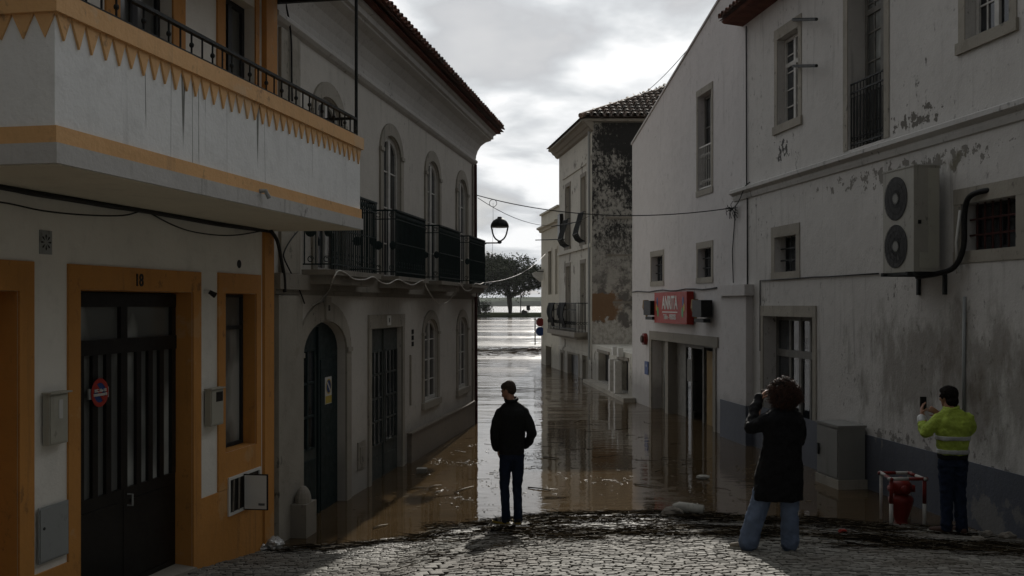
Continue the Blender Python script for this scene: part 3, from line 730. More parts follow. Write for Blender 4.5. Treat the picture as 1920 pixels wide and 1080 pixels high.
# vents
m = MB(); ya, yb = FO.Y(73), FO.Y(96); za, zb = zat(7.5, 476), zat(7.6, 433)
m.fbox(FO, ya, yb, za, zb, 0, .008)
v = m.build('wall_vent', 'metal_grey', H)
m = MB(); cy, cz = (ya+yb)/2, (za+zb)/2
for k in range(8):
    a = math.pi*k/4; u = FO.u*math.cos(a)+Vector((0, 0, math.sin(a))); w2 = FO.u*-math.sin(a)+Vector((0, 0, math.cos(a)))
    c0 = FO(cy, cz, .0085); m.prism([c0+u*.02, c0+u*.05-w2*.008, c0+u*.062, c0+u*.05+w2*.008], FO.n*.002)
m.build('vent_slot', 'black', v)
m = MB(); c0 = FO(FO.Y(448), zat(FO.Y(448), 495), 0); m.prism([c0+FO.u*.045*math.cos(k*.4)+Vector((0, 0, .045*math.sin(k*.4))) for k in range(16)], FO.n*.006); m.build('round_vent', 'iron', H)
# meter boxes and service cabinets fixed to this front
def mbox(name, label, px0, px1, y_0, y_1, dep, mat, ya=None):
    a, b_ = FO.Y(px0), FO.Y(px1); mid = (a+b_)/2; z1, z0 = zat(mid, y_0), zat(mid, y_1)
    t = thing(name, label, 'meter box', FO(mid, z0, 0))
    q = MB(); q.fbox(FO, a, b_, z0, z1, .019, dep); q.build('case', mat, t)
    q = MB(); q.fbox(FO, a+.012, b_-.012, z0+.015, z1-.015, dep, dep+.008); l = q.build('lid', mat, t)
    return t, l, a, b_, z0, z1, dep
t, l, a, b_, z0, z1, dp = mbox('meter_box', 'beige plastic meter box on the white strip left of the garage door', 76, 112, 737, 832, .07, 'box_plastic')
q = MB(); q.fbox(FO, a+.14*(b_-a)/.3, b_-.1*(b_-a)/.3, z0+.25*(z1-z0)*2, z1-.05, dp+.008, dp+.012); q.build('window', 'paper', t)
q = MB(); q.fbox(FO, a-.015, b_+.015, z1, z1+.012, .019, dp+.03); q.build('hood', 'box_plastic', t)
t, l, a, b_, z0, z1, dp = mbox('meter_box', 'small pale meter box with a dark window between the garage door and the narrow window', 381, 405, 729, 797, .08, 'box_plastic')
q = MB(); q.fbox(FO, a+.1, b_-.03, z0+.24, z1-.03, dp+.008, dp+.012); q.build('window', 'door_black', t)
q = MB(); q.fbox(FO, a-.015, b_+.015, z1, z1+.012, .019, dp+.02); q.build('hood', 'box_plastic', t)
t, l, a, b_, z0, z1, dp = mbox('service_panel', 'flat grey metal service panel low on the orange strip left of the garage door', 66, 122, 945, 1048, .03, 'metal_grey')
t['category'] = 'service panel'
q = MB(); q.lathe((0, 0, 0), [(0.012, 0), (.012, .004)], 10)
q.v = [FO(a+.05, z0+.26, dp+.008)+FO.u*p.x+Vector((0, 0, p.y))+FO.n*p.z for p in q.v]; q.build('lock', 'black', t)
# open gas cabinet
a, b_ = FO.Y(424), FO.Y(484); mid = (a+b_)/2; z0, z1 = zat(mid, 955), zat(mid, 885)
t = thing('gas_cabinet', 'small wall cabinet standing open with its pale door swung outwards under the narrow window', 'cabinet', FO(mid, z0, 0))
q = MB(); q.fbox(FO, a, a+.03, z0, z1, .016, .035); q.fbox(FO, b_-.03, b_, z0, z1, .016, .035); q.fbox(FO, a+.03, b_-.03, z0, z0+.03, .016, .035); q.fbox(FO, a+.03, b_-.03, z1-.03, z1, .016, .035); q.build('frame', 'sign_white', t)
q = MB(); q.fbox(FO, a+.03, b_-.03, z0+.03, z1-.03, .016, .02); q.build('recess', 'door_black', t)
q = MB(); 
for k in range(3): q.tube([FO(a+.1+k*.13, z0+.03, .026), FO(a+.12+k*.12, z1-.03, .026)], .012, 8)
q.build('pipe', 'rubble', t)
hg = FO(a+.42*(b_-a), z0+.01, .04); hd = (FO.n*.97+FO.u*.05).normalized()
q = MB(); th = FO.u*.02; wd = .27; hh = z1-z0-.02
q.hexa([hg, hg+hd*wd, hg+hd*wd+th, hg+th, hg+Vector((0, 0, hh)), hg+hd*wd+Vector((0, 0, hh)), hg+hd*wd+th+Vector((0, 0, hh)), hg+th+Vector((0, 0, hh))]); dr = q.build('door', 'black', t)
q = MB(); p0 = hg+hd*.012-th*.2+Vector((0, 0, .012)); q.hexa([p0, p0+hd*(wd-.024), p0+hd*(wd-.024)+th*.3, p0+th*.3]+[v_+Vector((0, 0, hh-.024)) for v_ in (p0, p0+hd*(wd-.024), p0+hd*(wd-.024)+th*.3, p0+th*.3)]); q.build('panel', 'sign_white', dr)
q = MB(); p0 = hg+hd*.17-th*.35+Vector((0, 0, .05)); q.hexa([p0, p0+hd*.07, p0+hd*.07+th*.2, p0+th*.2]+[v_+Vector((0, 0, .025)) for v_ in (p0, p0+hd*.07, p0+hd*.07+th*.2, p0+th*.2)]); q.build('sticker', 'paper_ink', dr)
# round no-parking sign on the garage door
yy = FO.Y(188, -.14); t = thing('no_parking_sign', 'round red and blue no-parking sign fixed to the garage door slats', 'sign', FO(yy, 2.05, -.15))
def disc(F, y, z, o_, r0, r1, th_, sc=1, n_=32):
    q = MB(); c_ = F(y, z, o_)
    def P(r, k): return c_+F.u*r*math.cos(k*2*math.pi/n_)+Vector((0, 0, r*math.sin(k*2*math.pi/n_)))
    for k in range(n_):
        if r0 <= 0: q.add([c_, P(r1, k), P(r1, k+1), c_+F.n*th_, P(r1, k)+F.n*th_, P(r1, k+1)+F.n*th_], [(3, 4, 5), (1, 2, 5, 4), (0, 2, 1)])
        else: q.hexa([P(r0, k), P(r1, k), P(r1, k+1), P(r0, k+1)]+[v_+F.n*th_ for v_ in (P(r0, k), P(r1, k), P(r1, k+1), P(r0, k+1))])
    return q
disc(FO, yy, 2.05, -.15, 0, .118, .004).build('face', 'sign_blue', t); disc(FO, yy, 2.05, -.145, .085, .122, .003).build('rim', 'sign_red', t)
q = MB(); c_ = FO(yy, 2.05, -.145); dd = (FO.u*-.7+Vector((0, 0, .7))).normalized(); ee = dd.cross(FO.n).normalized()
q.prism([c_+dd*.09+ee*.02, c_+dd*.09-ee*.02, c_-dd*.09-ee*.02, c_-dd*.09+ee*.02], FO.n*.003); q.build('slash', 'sign_red', t)
text(t, 'LIC. No 18', FO, yy, 2.068, -.138, .036, 'sign_white', 1); text(t, 'PERMANENTE', FO, yy, 2.032, -.138, .03, 'sign_white', 1)
q = MB(); q.fbox(FO, yy-.14, yy+.14, 2.0, 2.09, -.165, -.152); q.build('bracket', 'metal_grey', t)
t = thing('wall_light', 'tiny dark security light poking out beside the top of the garage door frame', 'light', FO(9.95, 2.9, 0))
q = MB(); q.tube([FO(9.95, 2.93, 0), FO(9.97, 2.93, .06)], .02, 8); q.build('base', 'sign_white', t)
q = MB(); q.tube([FO(9.96, 2.93, .05), FO(10.0, 2.89, .1)], .02, 8, .03); q.build('head', 'black', t)

# ================================================================ CREAM HOUSE WITH FOUR BALCONIES (left, further)
H = thing('house', 'cream plastered house with green iron balconies and a tiled eave over a curved cornice', 'house', (-5, 17, 0))
YE = 23.65; Y0 = 11.56
GD = [(12.5, 14.2, -1.2, 2.58, .42, .16), (15.4, 17.2, -1.3, 2.42, 0, .12)]
GW = [(18.8, 19.9, .95, 2.52, .28, .1), (21.85, 22.85, .93, 2.52, .28, .1)]
UW = [(13.0, 14.0, 3.2, 5.6, .3, .1), (16.05, 17.1, 3.2, 5.6, .3, .1), (19.0, 20.0, 3.2, 5.6, .3, .1), (21.8, 22.8, 3.2, 5.6, .3, .1)]
m = MB(); wall(m, FW, Y0, YE, -3, 3.1, GD+GW); wall(m, FW, Y0, YE, 3.1, 6.95, UW); shell(m, FW, Y0, YE, -3, 6.95, 9)
m.quad(FW(Y0, 6.94, -.01), FW(YE, 6.94, -.01), FW(YE, 6.94, -9), FW(Y0, 6.94, -9)); m.build('wall', 'w_wall', H)
# cornice, mitred round the river end
prof = [(0, 6.1), (.05, 6.13), (.085, 6.17), (.085, 6.215), (.05, 6.25), (.055, 6.33), (.085, 6.45), (.15, 6.58), (.25, 6.68), (.36, 6.735), (.36, 6.765), (.41, 6.78), (.41, 6.86), (.46, 6.88), (.46, 6.93), (0, 6.94)]
m = MB(); k = len(prof)
for yi, sgn in ((Y0, 0), (YE, 1)):
    for o_, z in prof: m.v.append(FW(yi+sgn*o_, z, o_))
for o_, z in prof: m.v.append(FW(YE+o_, z, -4.5))
for s_ in (0, 1):
    for j in range(k-1): m.f.append((s_*k+j, s_*k+j+1, (s_+1)*k+j+1, (s_+1)*k+j))
m.f.append(tuple(range(k))); m.build('cornice', 'cornice', H)
m = MB(); a = .58
m.hexa([FW(Y0, 6.94, 0), FW(YE+.1, 6.94, 0), FW(YE+a, 6.93, a-.02), FW(Y0, 6.93, a-.02), FW(Y0, 6.97, 0), FW(YE+.1, 6.97, 0), FW(YE+a, 6.96, a-.02), FW(Y0, 6.96, a-.02)])
m.hexa([FW(YE, 6.94, -9), FW(YE+a, 6.93, -9), FW(YE+a, 6.93, a-.02), FW(YE, 6.94, 0), FW(YE, 6.97, -9), FW(YE+a, 6.965, -9), FW(YE+a, 6.965, a-.02), FW(YE, 6.97, 0)])
m.build('eave_board', 'eave_red', H)
m = MB(); A = FW(Y0, 6.98, .64); Bp = FW(YE+.6, 6.98, .64); run = 5.1; rise = run*.4
up = -FW.n*run+Vector((0, 0, rise)); nrm = FW.n*rise+Vector((0, 0, run)); tiled(m, A, Bp-FW.u*.1, up, nrm)
# hip slope towards the river (tiles fill the triangle)
A2 = FW(YE+.6, 6.98, .64); B2 = FW(YE+.6, 6.98, -9.6); up2 = -FW.u*5.1+Vector((0, 0, rise)); 
m.add([A2+Vector((0, 0, .0)), B2, A2.lerp(B2, .5)+up2], [(0, 1, 2)])
tiled(m, A2, B2, up2*.12, FW.u*rise+Vector((0, 0, run)))
m.add([FW(Y0, 6.98, .64), FW(YE+.6, 6.98, .64), FW(YE-4.5, 6.98+rise, -4.46), FW(Y0, 6.98+rise, -4.46)], [(0, 1, 2, 3)])
m.add([FW(Y0, 6.98, -9.6), FW(YE+.6, 6.98, -9.6), FW(YE-4.5, 6.98+rise, -4.46), FW(Y0, 6.98+rise, -4.46)], [(0, 1, 2, 3)])
m.build('roof', 'tiles', H, smooth=False)
# string course and balcony slabs, stone pilaster, plinth
m = MB(); m.fbox(FW, Y0+.01, YE+.05, 2.98, 3.17, 0, .1); m.fbox(FW, Y0+.01, YE+.05, 2.92, 2.979, 0, .05); m.build('string_course', 'stone_dark', H)
for q in ((11.6, 12.36, -.6, 2.91, 0, .07), (11.75, 12.36, 3.18, 6.08, 0, .04), (23.45, YE+.02, -.6, 6.09, 0, .03)): m = MB(); m.fbox(FW, *q); m.build('pilaster', 'stone', H)
m = MB(); m.fbox(FW, 17.6, YE+.03, -.9, .5, 0, .08); m.fbox(FW, 17.56, YE+.05, .5, .53, 0, .1); m.build('plinth', 'plinth_w', H)
m = MB(); m.tube([FW(YE-.16, -.5, .1), FW(YE-.16, 6.1, .08)], .035, 8); m.build('downpipe', 'rust', H)
for q, (a, b_, z0, z1, r_, d) in enumerate(GD): surr(H, 'stone', FW, a, b_, z0, z1, .2 if q == 0 else .14, .03, r_, False, .26 if q == 0 else .22)
m = MB(); m.fbox(FW, 13.25, 13.45, 2.6, 2.9, .03, .06); m.build('keystone', 'stone', H)
for a, b_, z0, z1, r_, d in GW: surr(H, 'stone', FW, a, b_, z0, z1, .15, .025, r_, True, .17)
for a, b_, z0, z1, r_, d in UW: surr(H, 'stone', FW, a, b_, z0, z1, .17, .03, r_, False, .2)
# guard stone at the foot of the pilaster
m = MB(); c0 = FW(12.25, 0, .2)
m.fbox(FW, 11.95, 12.3, -.4, .4, .07, .27)
m.ell(FW(12.12, .4, .165), (.1, .15, .2), n=14, k=10); m.build('guard_stone', 'stone_dark', H)
# doors
a, b_ = 12.52, 14.18; c = (a+b_)/2
m = MB(); A = arc_pts(a, b_, 2.57, .4, 12)
m.prism([FW(a, -1.2, -0.160), FW(b_, -1.2, -0.160)]+[FW(*p, -0.160) for p in A[::-1]], FW.n*.05)
D = m.build('arched_door', 'door_green', H)
m = MB(); m.fbox(FW, a+.05, c-.3, .9, .93, -0.110, -0.095)
for z0, z1 in ((-1, .75), ): m.fbox(FW, a+.12, c-.12, z0, z1, -0.110, -0.090); m.fbox(FW, c+.12, b_-.12, z0, z1+1.3, -0.110, -0.095)
ml_ = MB(); ml_.fbox(FW, a+.03, c-.02, -1.1, 2.12, -0.115, -0.1095); ml_.build('grey_leaf', 'door_grey', D)
m.fbox(FW, c-.02, c+.02, -1.2, 2.5, -0.110, -0.080)
for i in range(3): yy = a+.15+i*(c-a-.3)/2; m.fbox(FW, yy-.02, yy+.02, .9, 2.2, -0.110, -0.080)
for zz in (.9, 1.33, 1.77, 2.2): m.fbox(FW, a+.13, c-.13, zz-.015, zz+.015, -0.110, -0.085)
m.build('glazing_bar', 'door_green', D)
m = MB(); m.fbox(FW, a+.15, c-.15, .92, 2.18, -0.109, -0.104); m.build('pane', 'glass', D)
a, b_ = 15.42, 17.18; c = (a+b_)/2
m = MB(); m.fbox(FW, a, b_, -1.3, 2.4, -0.120, -0.070); D = m.build('double_door', 'door_grey', H)
m = MB(); m.fbox(FW, c-.025, c+.025, -1.3, 2.4, -0.070, -0.040)
for lf in (0, 1):
    p = a+.1+lf*(c-a); w_ = c-a-.2
    for i in range(4): yy = p+i*w_/3; m.fbox(FW, yy-.018, yy+.018, .55, 2.05, -0.070, -0.040)
    for zz in (.55, .93, 1.3, 1.68, 2.05): m.fbox(FW, p, p+w_, zz-.015, zz+.015, -0.070, -0.045)
    m.fbox(FW, p, p+w_, -.6, .35, -0.070, -0.055)
m.build('glazing_bar', 'door_grey', D)
for lf in (0, 1):
    p = a+.1+lf*(c-a); m = MB(); m.fbox(FW, p, p+c-a-.2, .55, 2.05, -0.069, -0.064); m.build('pane', 'glass', D)
m = MB(); m.tube([FW(c+.1, .6, -0.060), FW(c+.1, .6, 0.010), FW(c+.22, .6, 0.010)], .012, 6); m.build('handle', 'metal_grey', D)
text(H, '13', FW, 13.35, 2.75, .062, .1, 'black', .7, 'house_number')
m = MB(); m.fbox(FW, 16.2, 16.42, 2.46, 2.62, .034, .044); pl = m.build('number_plate', 'sign_white', H)
text(pl, '11', FW, 16.31, 2.54, .0445, .1, 'black', .7, 'house_number')
for a, b_, z0, z1, r_, d in GW: window(FW, a+.01, b_-.01, z0+.01, z1-.01, .09, 2, 4, H, 'frame_white', 'glass', .27, ft=.06)
for a, b_, z0, z1, r_, d in UW: window(FW, a+.01, b_-.01, z0+.01, z1-.01, .09, 2, 4, H, 'frame_white', 'glass', .29, ft=.08, name='balcony_door')
# balconies
def scroll(m, c_, r, u, v, t=.006, turns=1.3):
    m.tube([c_+(u*math.cos(a_)+v*math.sin(a_))*(r*(1-.55*a_/(turns*2*math.pi))) for a_ in [turns*2*math.pi*i/14 for i in range(15)]], t, 4)
BAL = [(12.55, 14.45), (15.5, 17.35), (18.45, 20.3), (21.3, 23.05)]
Z = Vector((0, 0, 1))
for i, (a, b_) in enumerate(BAL):
    p = .38
    m = MB(); m.fbox(FW, a-.05, b_+.05, 3.171, 3.24, 0, p+.06); m.fbox(FW, a, b_, 3.06, 3.169, .1, p-.02); bl = m.build('balcony', 'stone_dark', H)
    m = MB(); zb, zt = 3.3, 4.25
    m.fbox(FW, a, b_, zt, zt+.025, p-.02, p+.02); m.fbox(FW, a, b_, zb, zb+.018, p-.01, p+.01); m.fbox(FW, a, b_, zt-.13, zt-.115, p-.008, p+.008); m.fbox(FW, a, b_, 3.75, 3.765, p-.008, p+.008)
    nb = 24
    for k in range(nb+1): yy = a+(b_-a)*k/nb; m.tube([FW(yy, 3.24, p), FW(yy, zt, p)], .011, 5)
    for k in range(nb): m.ell(FW(a+(b_-a)*(k+.5)/nb, zt-.06, p), (.012, .03, .03), n=6, k=4)
    for k in range(0, nb, 2):
        yy = a+(b_-a)*(k+.5)/nb; scroll(m, FW(yy, 3.42, p), .05, FW.u, Z)
    for yy in (a, b_):
        m.fbox(FW, yy-.012, yy+.012, zt, zt+.025, 0, p); m.fbox(FW, yy-.01, yy+.01, zb, zb+.018, 0, p); m.fbox(FW, yy-.008, yy+.008, zt-.13, zt-.115, 0, p)
        for q in (0.02, .17, .25): m.tube([FW(yy, zb, q), FW(yy, zt, q)], .009, 5)
        for q in (.1, .31):
            for zz, sg in ((zt-.06, 1), (zb+.07, -1)): scroll(m, FW(yy, zz, q), .045, FW.n, Z)
        m.ell(FW(yy, 3.72, .1), (.07, .015, .07), n=10, k=6); m.ell(FW(yy, 3.72, .33), (.05, .015, .07), n=10, k=6)
    m.build('railing', 'iron_green', bl)
m = MB(); m.fbox(FW, 17.75, 17.8, 1.0, 1.9, 0, .03); m.build('wall_slot', 'stone', H)
for k in range(3):
    m = MB(); m.fbox(FW, 17.9, 18.02, 2.05+k*.11, 2.13+k*.11, 0, .012); m.build('wall_vent', 'dark_fill', H)
m = MB(); m.fbox(FW, 14.75, 15.1, .35, .75, .0, .02); m.fbox(FW, 14.83, 15.02, .43, .67, .02, .03); m.build('meter_hatch', 'stone', H)
t = thing('no_parking_notice', 'small yellow and white notice with a blue no-parking disc on the green arched door', 'sign', FW(13.75, 1.55, -.2))
q = MB(); q.fbox(FW, 13.62, 13.88, 1.43, 1.8, -.094, -.090); q.build('plate', 'sign_white', t)
q = MB(); q.fbox(FW, 13.63, 13.87, 1.44, 1.54, -.090, -.087); q.build('footer', 'sign_yellow', t)
disc(FW, 13.75, 1.67, -.089, 0, .09, .003).build('disc', 'sign_blue', t); disc(FW, 13.75, 1.67, -.087, .088, .105, .003).build('rim', 'sign_yellow', t)
q = MB(); c_ = FW(13.75, 1.67, -.085); q.prism([c_+FW.u*-.07+Z*.05, c_+FW.u*-.05+Z*.07, c_+FW.u*.07-Z*.05, c_+FW.u*.05-Z*.07], FW.n*.003); q.build('slash', 'sign_white', t)

# ================================================================ NEAR RIGHT HOUSE
H = thing('house', 'large white house with a moulded band, blue-grey plinth and iron-railed balcony door', 'house', (8, 10, 0))
y = FR.Y
RW = [(y(1497), y(1458), 6.12, 7.72, 0, .22), (y(1658), y(1590), 5.24, 8.0, 0, .38), (y(1893), y(1810), 6.15, 7.8, 0, .22), (y(1493), y(1453), 3.4, 4.05, 0, .3), (y(1906), y(1803), 3.48, 4.08, 0, .28), (y(1525), y(1432), -.9, 2.58, 0, .3),
      (6.5, 7.6, 6.15, 7.8, 0, .22), (3.0, 4.2, -.1, 2.6, 0, .3), (7.6, 8.6, 3.48, 4.08, 0, .28)]
YR = FR.Y(1403); ZE = 8.56
m = MB(); wall(m, FR, -9, YR, -3, 5.0, [p for p in RW if p[3] < 5]); wall(m, FR, -9, YR, 5.0, ZE, [p for p in RW if p[3] > 5]); shell(m, FR, -9, YR, -3, ZE, 9)
m.build('wall', 'r_wall', H)
m = MB(); pr = [(0, 4.93), (.03, 4.94), (.05, 5.0), (.05, 5.04), (.10, 5.07), (.13, 5.09), (.13, 5.15), (.10, 5.17), (0, 5.2)]
m.extrude_profile(FR, -9, YR+.75, pr); m.build('band_moulding', 'band', H)
m = MB(); m.fbox(FR, -9, 19.75, -1, .82, 0, .022); m.build('plinth', 'plinth', H)
m = MB(); m.fbox(FR, 19.75, 21.15, -1.2, 2.98, 0, .14); m.fbox(FR, 19.68, 21.22, 2.98, 3.2, 0, .2); bt = m.build('buttress', 'a_wall', H)
m = MB(); m.fbox(FR, 19.72, 21.18, -1.2, .79, 0, .16); m.build('painted_foot', 'plinth', bt)
for q in (0, 2, 3, 4, 6, 8): m = MB(); a, b_, z0, z1 = RW[q][:4]; surround(m, FR, a, b_, z0, z1, .16 if q in (3, 4, 8) else .14, .012, 0, False, .2); m.fbox(FR, a-.17, b_+.17, z0-.15, z0-.001, 0, .04 if q not in (3, 4, 8) else .015); m.build('stone_surround', 'stone', H)
a, b_, z0, z1 = RW[1][:4]; surr(H, 'stone', FR, a, b_, z0, z1, .15, .012, 0, False, .2)
a, b_, z0, z1 = RW[5][:4]; surr(H, 'stone', FR, a, b_, z0, z1, .13, .02, 0, False, .2)
for q, (cx, rx) in {0: (2, 5), 2: (4, 4), 6: (4, 4)}.items():
    a, b_, z0, z1 = RW[q][:4]; window(FR, a+.01, b_-.01, z0+.01, z1-.01, .19, cx, rx, H, 'frame_white', 'glass', ft=.06, transom=z1-.5)
a, b_, z0, z1 = RW[1][:4]; window(FR, a+.01, b_-.01, z0+.01, z1-.01, .33, 4, 6, H, 'frame_grey', 'glass_pale', ft=.07, name='balcony_door', transom=z1-.6)
m = MB()
for zz, oo in ((6.28, -.05), (5.32, -.05), (6.14, -.05)): m.fbox(FR, a, b_, zz-.012, zz+.012, oo-.012, oo+.012)
nb = 11
for k in range(nb+1):
    yy = a+(b_-a)*k/nb; m.tube([FR(yy, 5.26, -.05), FR(yy, 6.28, -.05)], .009, 5)
    if k < nb:
        yc = yy+(b_-a)/nb/2
        m.tube([FR(yc+.035*math.cos(t_), 5.75+(.28 if math.sin(t_) > 0 else -.28)+.035*math.sin(t_), -.05) for t_ in [i*math.pi/6 for i in range(13)]], .006, 4)
        scroll(m, FR(yc, 5.4, -.05), .04, FR.u, Z)
m.build('railing', 'iron', H)
def barred(F, p, par, bars=4, cols='iron', rows=2):
    a, b_, z0, z1 = p[:4]; window(F, a+.01, b_-.01, z0+.01, z1-.01, p[5]-.04, 2, 1, par, 'frame_dark', 'glass', ft=.04)
    m = MB()
    for k in range(1, bars+1): yy = a+(b_-a)*k/(bars+1); m.tube([F(yy, z0, -.12), F(yy, z1, -.12)], .013, 6)
    for k in range(1, rows+1): zz = z0+(z1-z0)*k/(rows+1); m.fbox(F, a, b_, zz-.012, zz+.012, -.13, -.11)
    return m.build('window_bars', cols, par)
barred(FR, RW[3], H, 3); barred(FR, RW[4], H, 6, 'rust'); barred(FR, RW[8], H, 6)
# ground-floor door
a, b_, z0, z1 = RW[5][:4]; m = MB(); d0, d1 = -.3, -.25
for yy in (a, a+.62, b_-.62-.06, b_-.07): m.fbox(FR, yy, yy+.07, z0, z1, d0, d1)
cc = (a+b_)/2; m.fbox(FR, a+.07, b_-.07, z1-.08, z1, d0, d1-.004); m.fbox(FR, a+.07, b_-.07, 1.82, 1.95, d0, d1+.01); m.fbox(FR, a+.07, b_-.07, z0, .35, d0, d1-.004)
m.fbox(FR, cc-.05, cc+.05, z0, z1, d0, d1+.004)
D = m.build('glazed_door', 'frame_grey', H)
m = MB(); m.fbox(FR, a+.02, b_-.02, .3, z1-.03, d0+.005, d0+.018); m.build('pane', 'glass', D)
for yc, tilt in ((a+.42, 0), (a+.95, 0)):
    q = MB(); q.fbox(FR, yc-.17, yc+.17, 1.98, 2.22, d1+.002-.04, d1-.034); n_ = tag(q.build('paper_notice', 'paper', None, FR(yc, 2.1, -.28)), 'white printed paper notice taped in the '+('right' if yc < a+.6 else 'left')+' fanlight of the grey door', 'notice', 'notices on the grey door')
    for r_ in range(6):
        k = MB(); w_ = rnd.uniform(.09, .14); k.fbox(FR, yc-w_, yc+.13, 2.01+r_*.033, 2.02+r_*.033, d1-.034, d1-.032); k.build('printed_line', 'paper_ink', n_)
# roof with tile eave
m = MB(); run, slope = 9.6, .3
tiled(m, FR(YR+.35, ZE+.0, .5), FR(-9, ZE+.0, .5), -FR.n*2.2+Vector((0, 0, 2.2*slope)), FR.n*slope+Z, .21, .38)
m.add([FR(YR+.35, ZE, .5), FR(-9, ZE, .5), FR(-9, ZE+5*slope, -4.5), FR(YR+.35, ZE+5*slope, -4.5)], [(0, 1, 2, 3)])
m.add([FR(YR+.35, ZE, -9.5), FR(-9, ZE, -9.5), FR(-9, ZE+5*slope, -4.5), FR(YR+.35, ZE+5*slope, -4.5)], [(0, 1, 2, 3)]); m.build('roof', 'tiles', H)
m = MB(); m.add([FR(YR-.002, ZE, 0), FR(YR-.002, ZE, -9), FR(YR-.002, ZE+4.5*slope, -4.5)], [(0, 1, 2)]); m.build('gable', 'r_wall', H)
m = MB(); m.hexa([FR(YR+.3, ZE-.1, 0), FR(-9, ZE-.1, 0), FR(-9, ZE-.06, .4), FR(YR+.3, ZE-.06, .4), FR(YR+.3, ZE-.02, 0), FR(-9, ZE-.02, 0), FR(-9, ZE-.02, .46), FR(YR+.3, ZE-.02, .46)]); m.build('eave_board', 'eave_red', H)
for py in (37, 124):
    m = MB(); m.tube([FR(y(1489), zat(y(1489), py), .02), FR(y(1500), zat(y(1500), py), .1), FR(y(1531, .22), zat(y(1531, .22), py), .22)], .028, 6); m.build('iron_arm', 'iron', H)
# vertical pipe right of the door, thin conduits
def conduit(F, pts, r, mat, name, label, cat='cable', group=None, o_=.02, parent=None):
    m = MB(); m.tube([F(yy, zz, o_+rnd.uniform(-.002, .004)) for yy, zz in pts], r, 6)
    if parent: return m.build(name, mat, parent)
    q = m.build(name, mat, None, F(*pts[0], o_), smooth=True); return tag(q, label, cat, group)
y = FR.Y
conduit(FR, [(y(1427), 1.9), (y(1427), zat(y(1427), 526))]+[(y(p), zat(y(p), yy)+rnd.uniform(-.01, .01)) for p, yy in ((1470, 523.5), (1500, 522), (1530, 520), (1560, 518.5), (1600, 516.5), (1650, 513.5))], .012, 'wire', 'cable', 'thin dark cable clipped level across the wall from the grey door to the air conditioner')
conduit(FR, [(y(1810), 1.35), (y(1810), 2.0), (y(1811), 2.9)], .022, 'metal_grey', 'drain_pipe', 'short grey drain pipe running down the stained wall under the barred window', 'pipe')
conduit(FR, [(y(1403), 3.2), (y(1403), 5.0), (y(1402), 5.2), (y(1401), 8.4)], .014, 'wire', 'cable', 'dark cable running straight up the joint between the two white houses')
conduit(FR, [(y(1377), 3.25), (y(1375), 3.9), (y(1379), 4.5), (y(1381), 4.85)], .01, 'wire', 'cable', 'loose dark cable hanging down the wall over the buttress')
conduit(FR, [(y(1803), 3.2), (y(1800), 3.6), (y(1807), 4.0)], .018, 'sign_white', 'hose', 'thin white hose hanging beside the barred window', 'hose', o_=.05)

# ================================================================ MIDDLE RIGHT HOUSE WITH THE SHOP
H = thing('house', 'white house with a sloping gable top, two small barred windows and a shop doorway', 'house', (8, 25, 0))
YA0, YA1 = YR+.003, 28.95; zt0, zt1 = 9.86, 7.45
y = FR.Y
SHOP = (y(1340), y(1223), -1.2, 1.86, 0, .35)
AW = [(y(1334), y(1309), 5.42, 7.6, 0, .25), (y(1334), y(1309), 3.42, 4.08, 0, .25), (y(1243), y(1222), 3.42, 4.08, 0, .25), SHOP]
m = MB(); wall(m, FR, YA0, 28.2, -3, 7.62, [AW[0], AW[1], AW[2], SHOP]); wall(m, FR, 28.2, YA1, -3, 7.45, [])
zq = 7.45+(zt0-7.45)*.75/(YA1-YA0); m.add([FR(YA0, 7.62), FR(28.2, 7.62), FR(28.2, zq), FR(YA0, zt0)], [(0, 1, 2, 3)]); m.add([FR(28.2, 7.45), FR(YA1, 7.45), FR(28.2, zq)], [(0, 1, 2)]); shell(m, FR, YA0, YA1, -3, zt0, 10, z1b=7.45)
m.build('wall', 'a_wall', H)
m = MB(); m.hexa([FR(YA0, zt0, .03), FR(YA1+.05, 7.45, .03), FR(YA1+.05, 7.45, -10), FR(YA0, zt0, -10), FR(YA0, zt0+.05, .03), FR(YA1+.05, 7.5, .03), FR(YA1+.05, 7.5, -10), FR(YA0, zt0+.05, -10)]); m.build('roof', 'a_wall', H)
for p in AW[:3]: m = MB(); surround(m, FR, *p[:4], .11, .012, 0, False, .15); m.fbox(FR, p[0]-.12, p[1]+.12, p[2]-.13, p[2]-.001, 0, .02); m.build('stone_surround', 'stone', H)
window(FR, AW[0][0]+.01, AW[0][1]-.01, 5.43, 7.59, .2, 2, 3, H, 'frame_grey', 'glass', ft=.06, name='balcony_door')
m = MB(); a, b_ = AW[0][:2]
for k in range(8): yy = a+(b_-a)*(k+.5)/8; m.tube([FR(yy, 5.45, -.03), FR(yy, 6.4, -.03)], .01, 5); scroll(m, FR(yy, 5.6, -.03), .05, FR.u, Z); scroll(m, FR(yy, 6.2, -.03), .05, FR.u, Z)
m.fbox(FR, a, b_, 6.4, 6.43, -.04, -.02); m.fbox(FR, a, b_, 5.45, 5.48, -.04, -.02); m.build('railing', 'frame_white', H)
barred(FR, AW[1], H, 3); barred(FR, AW[2], H, 3)
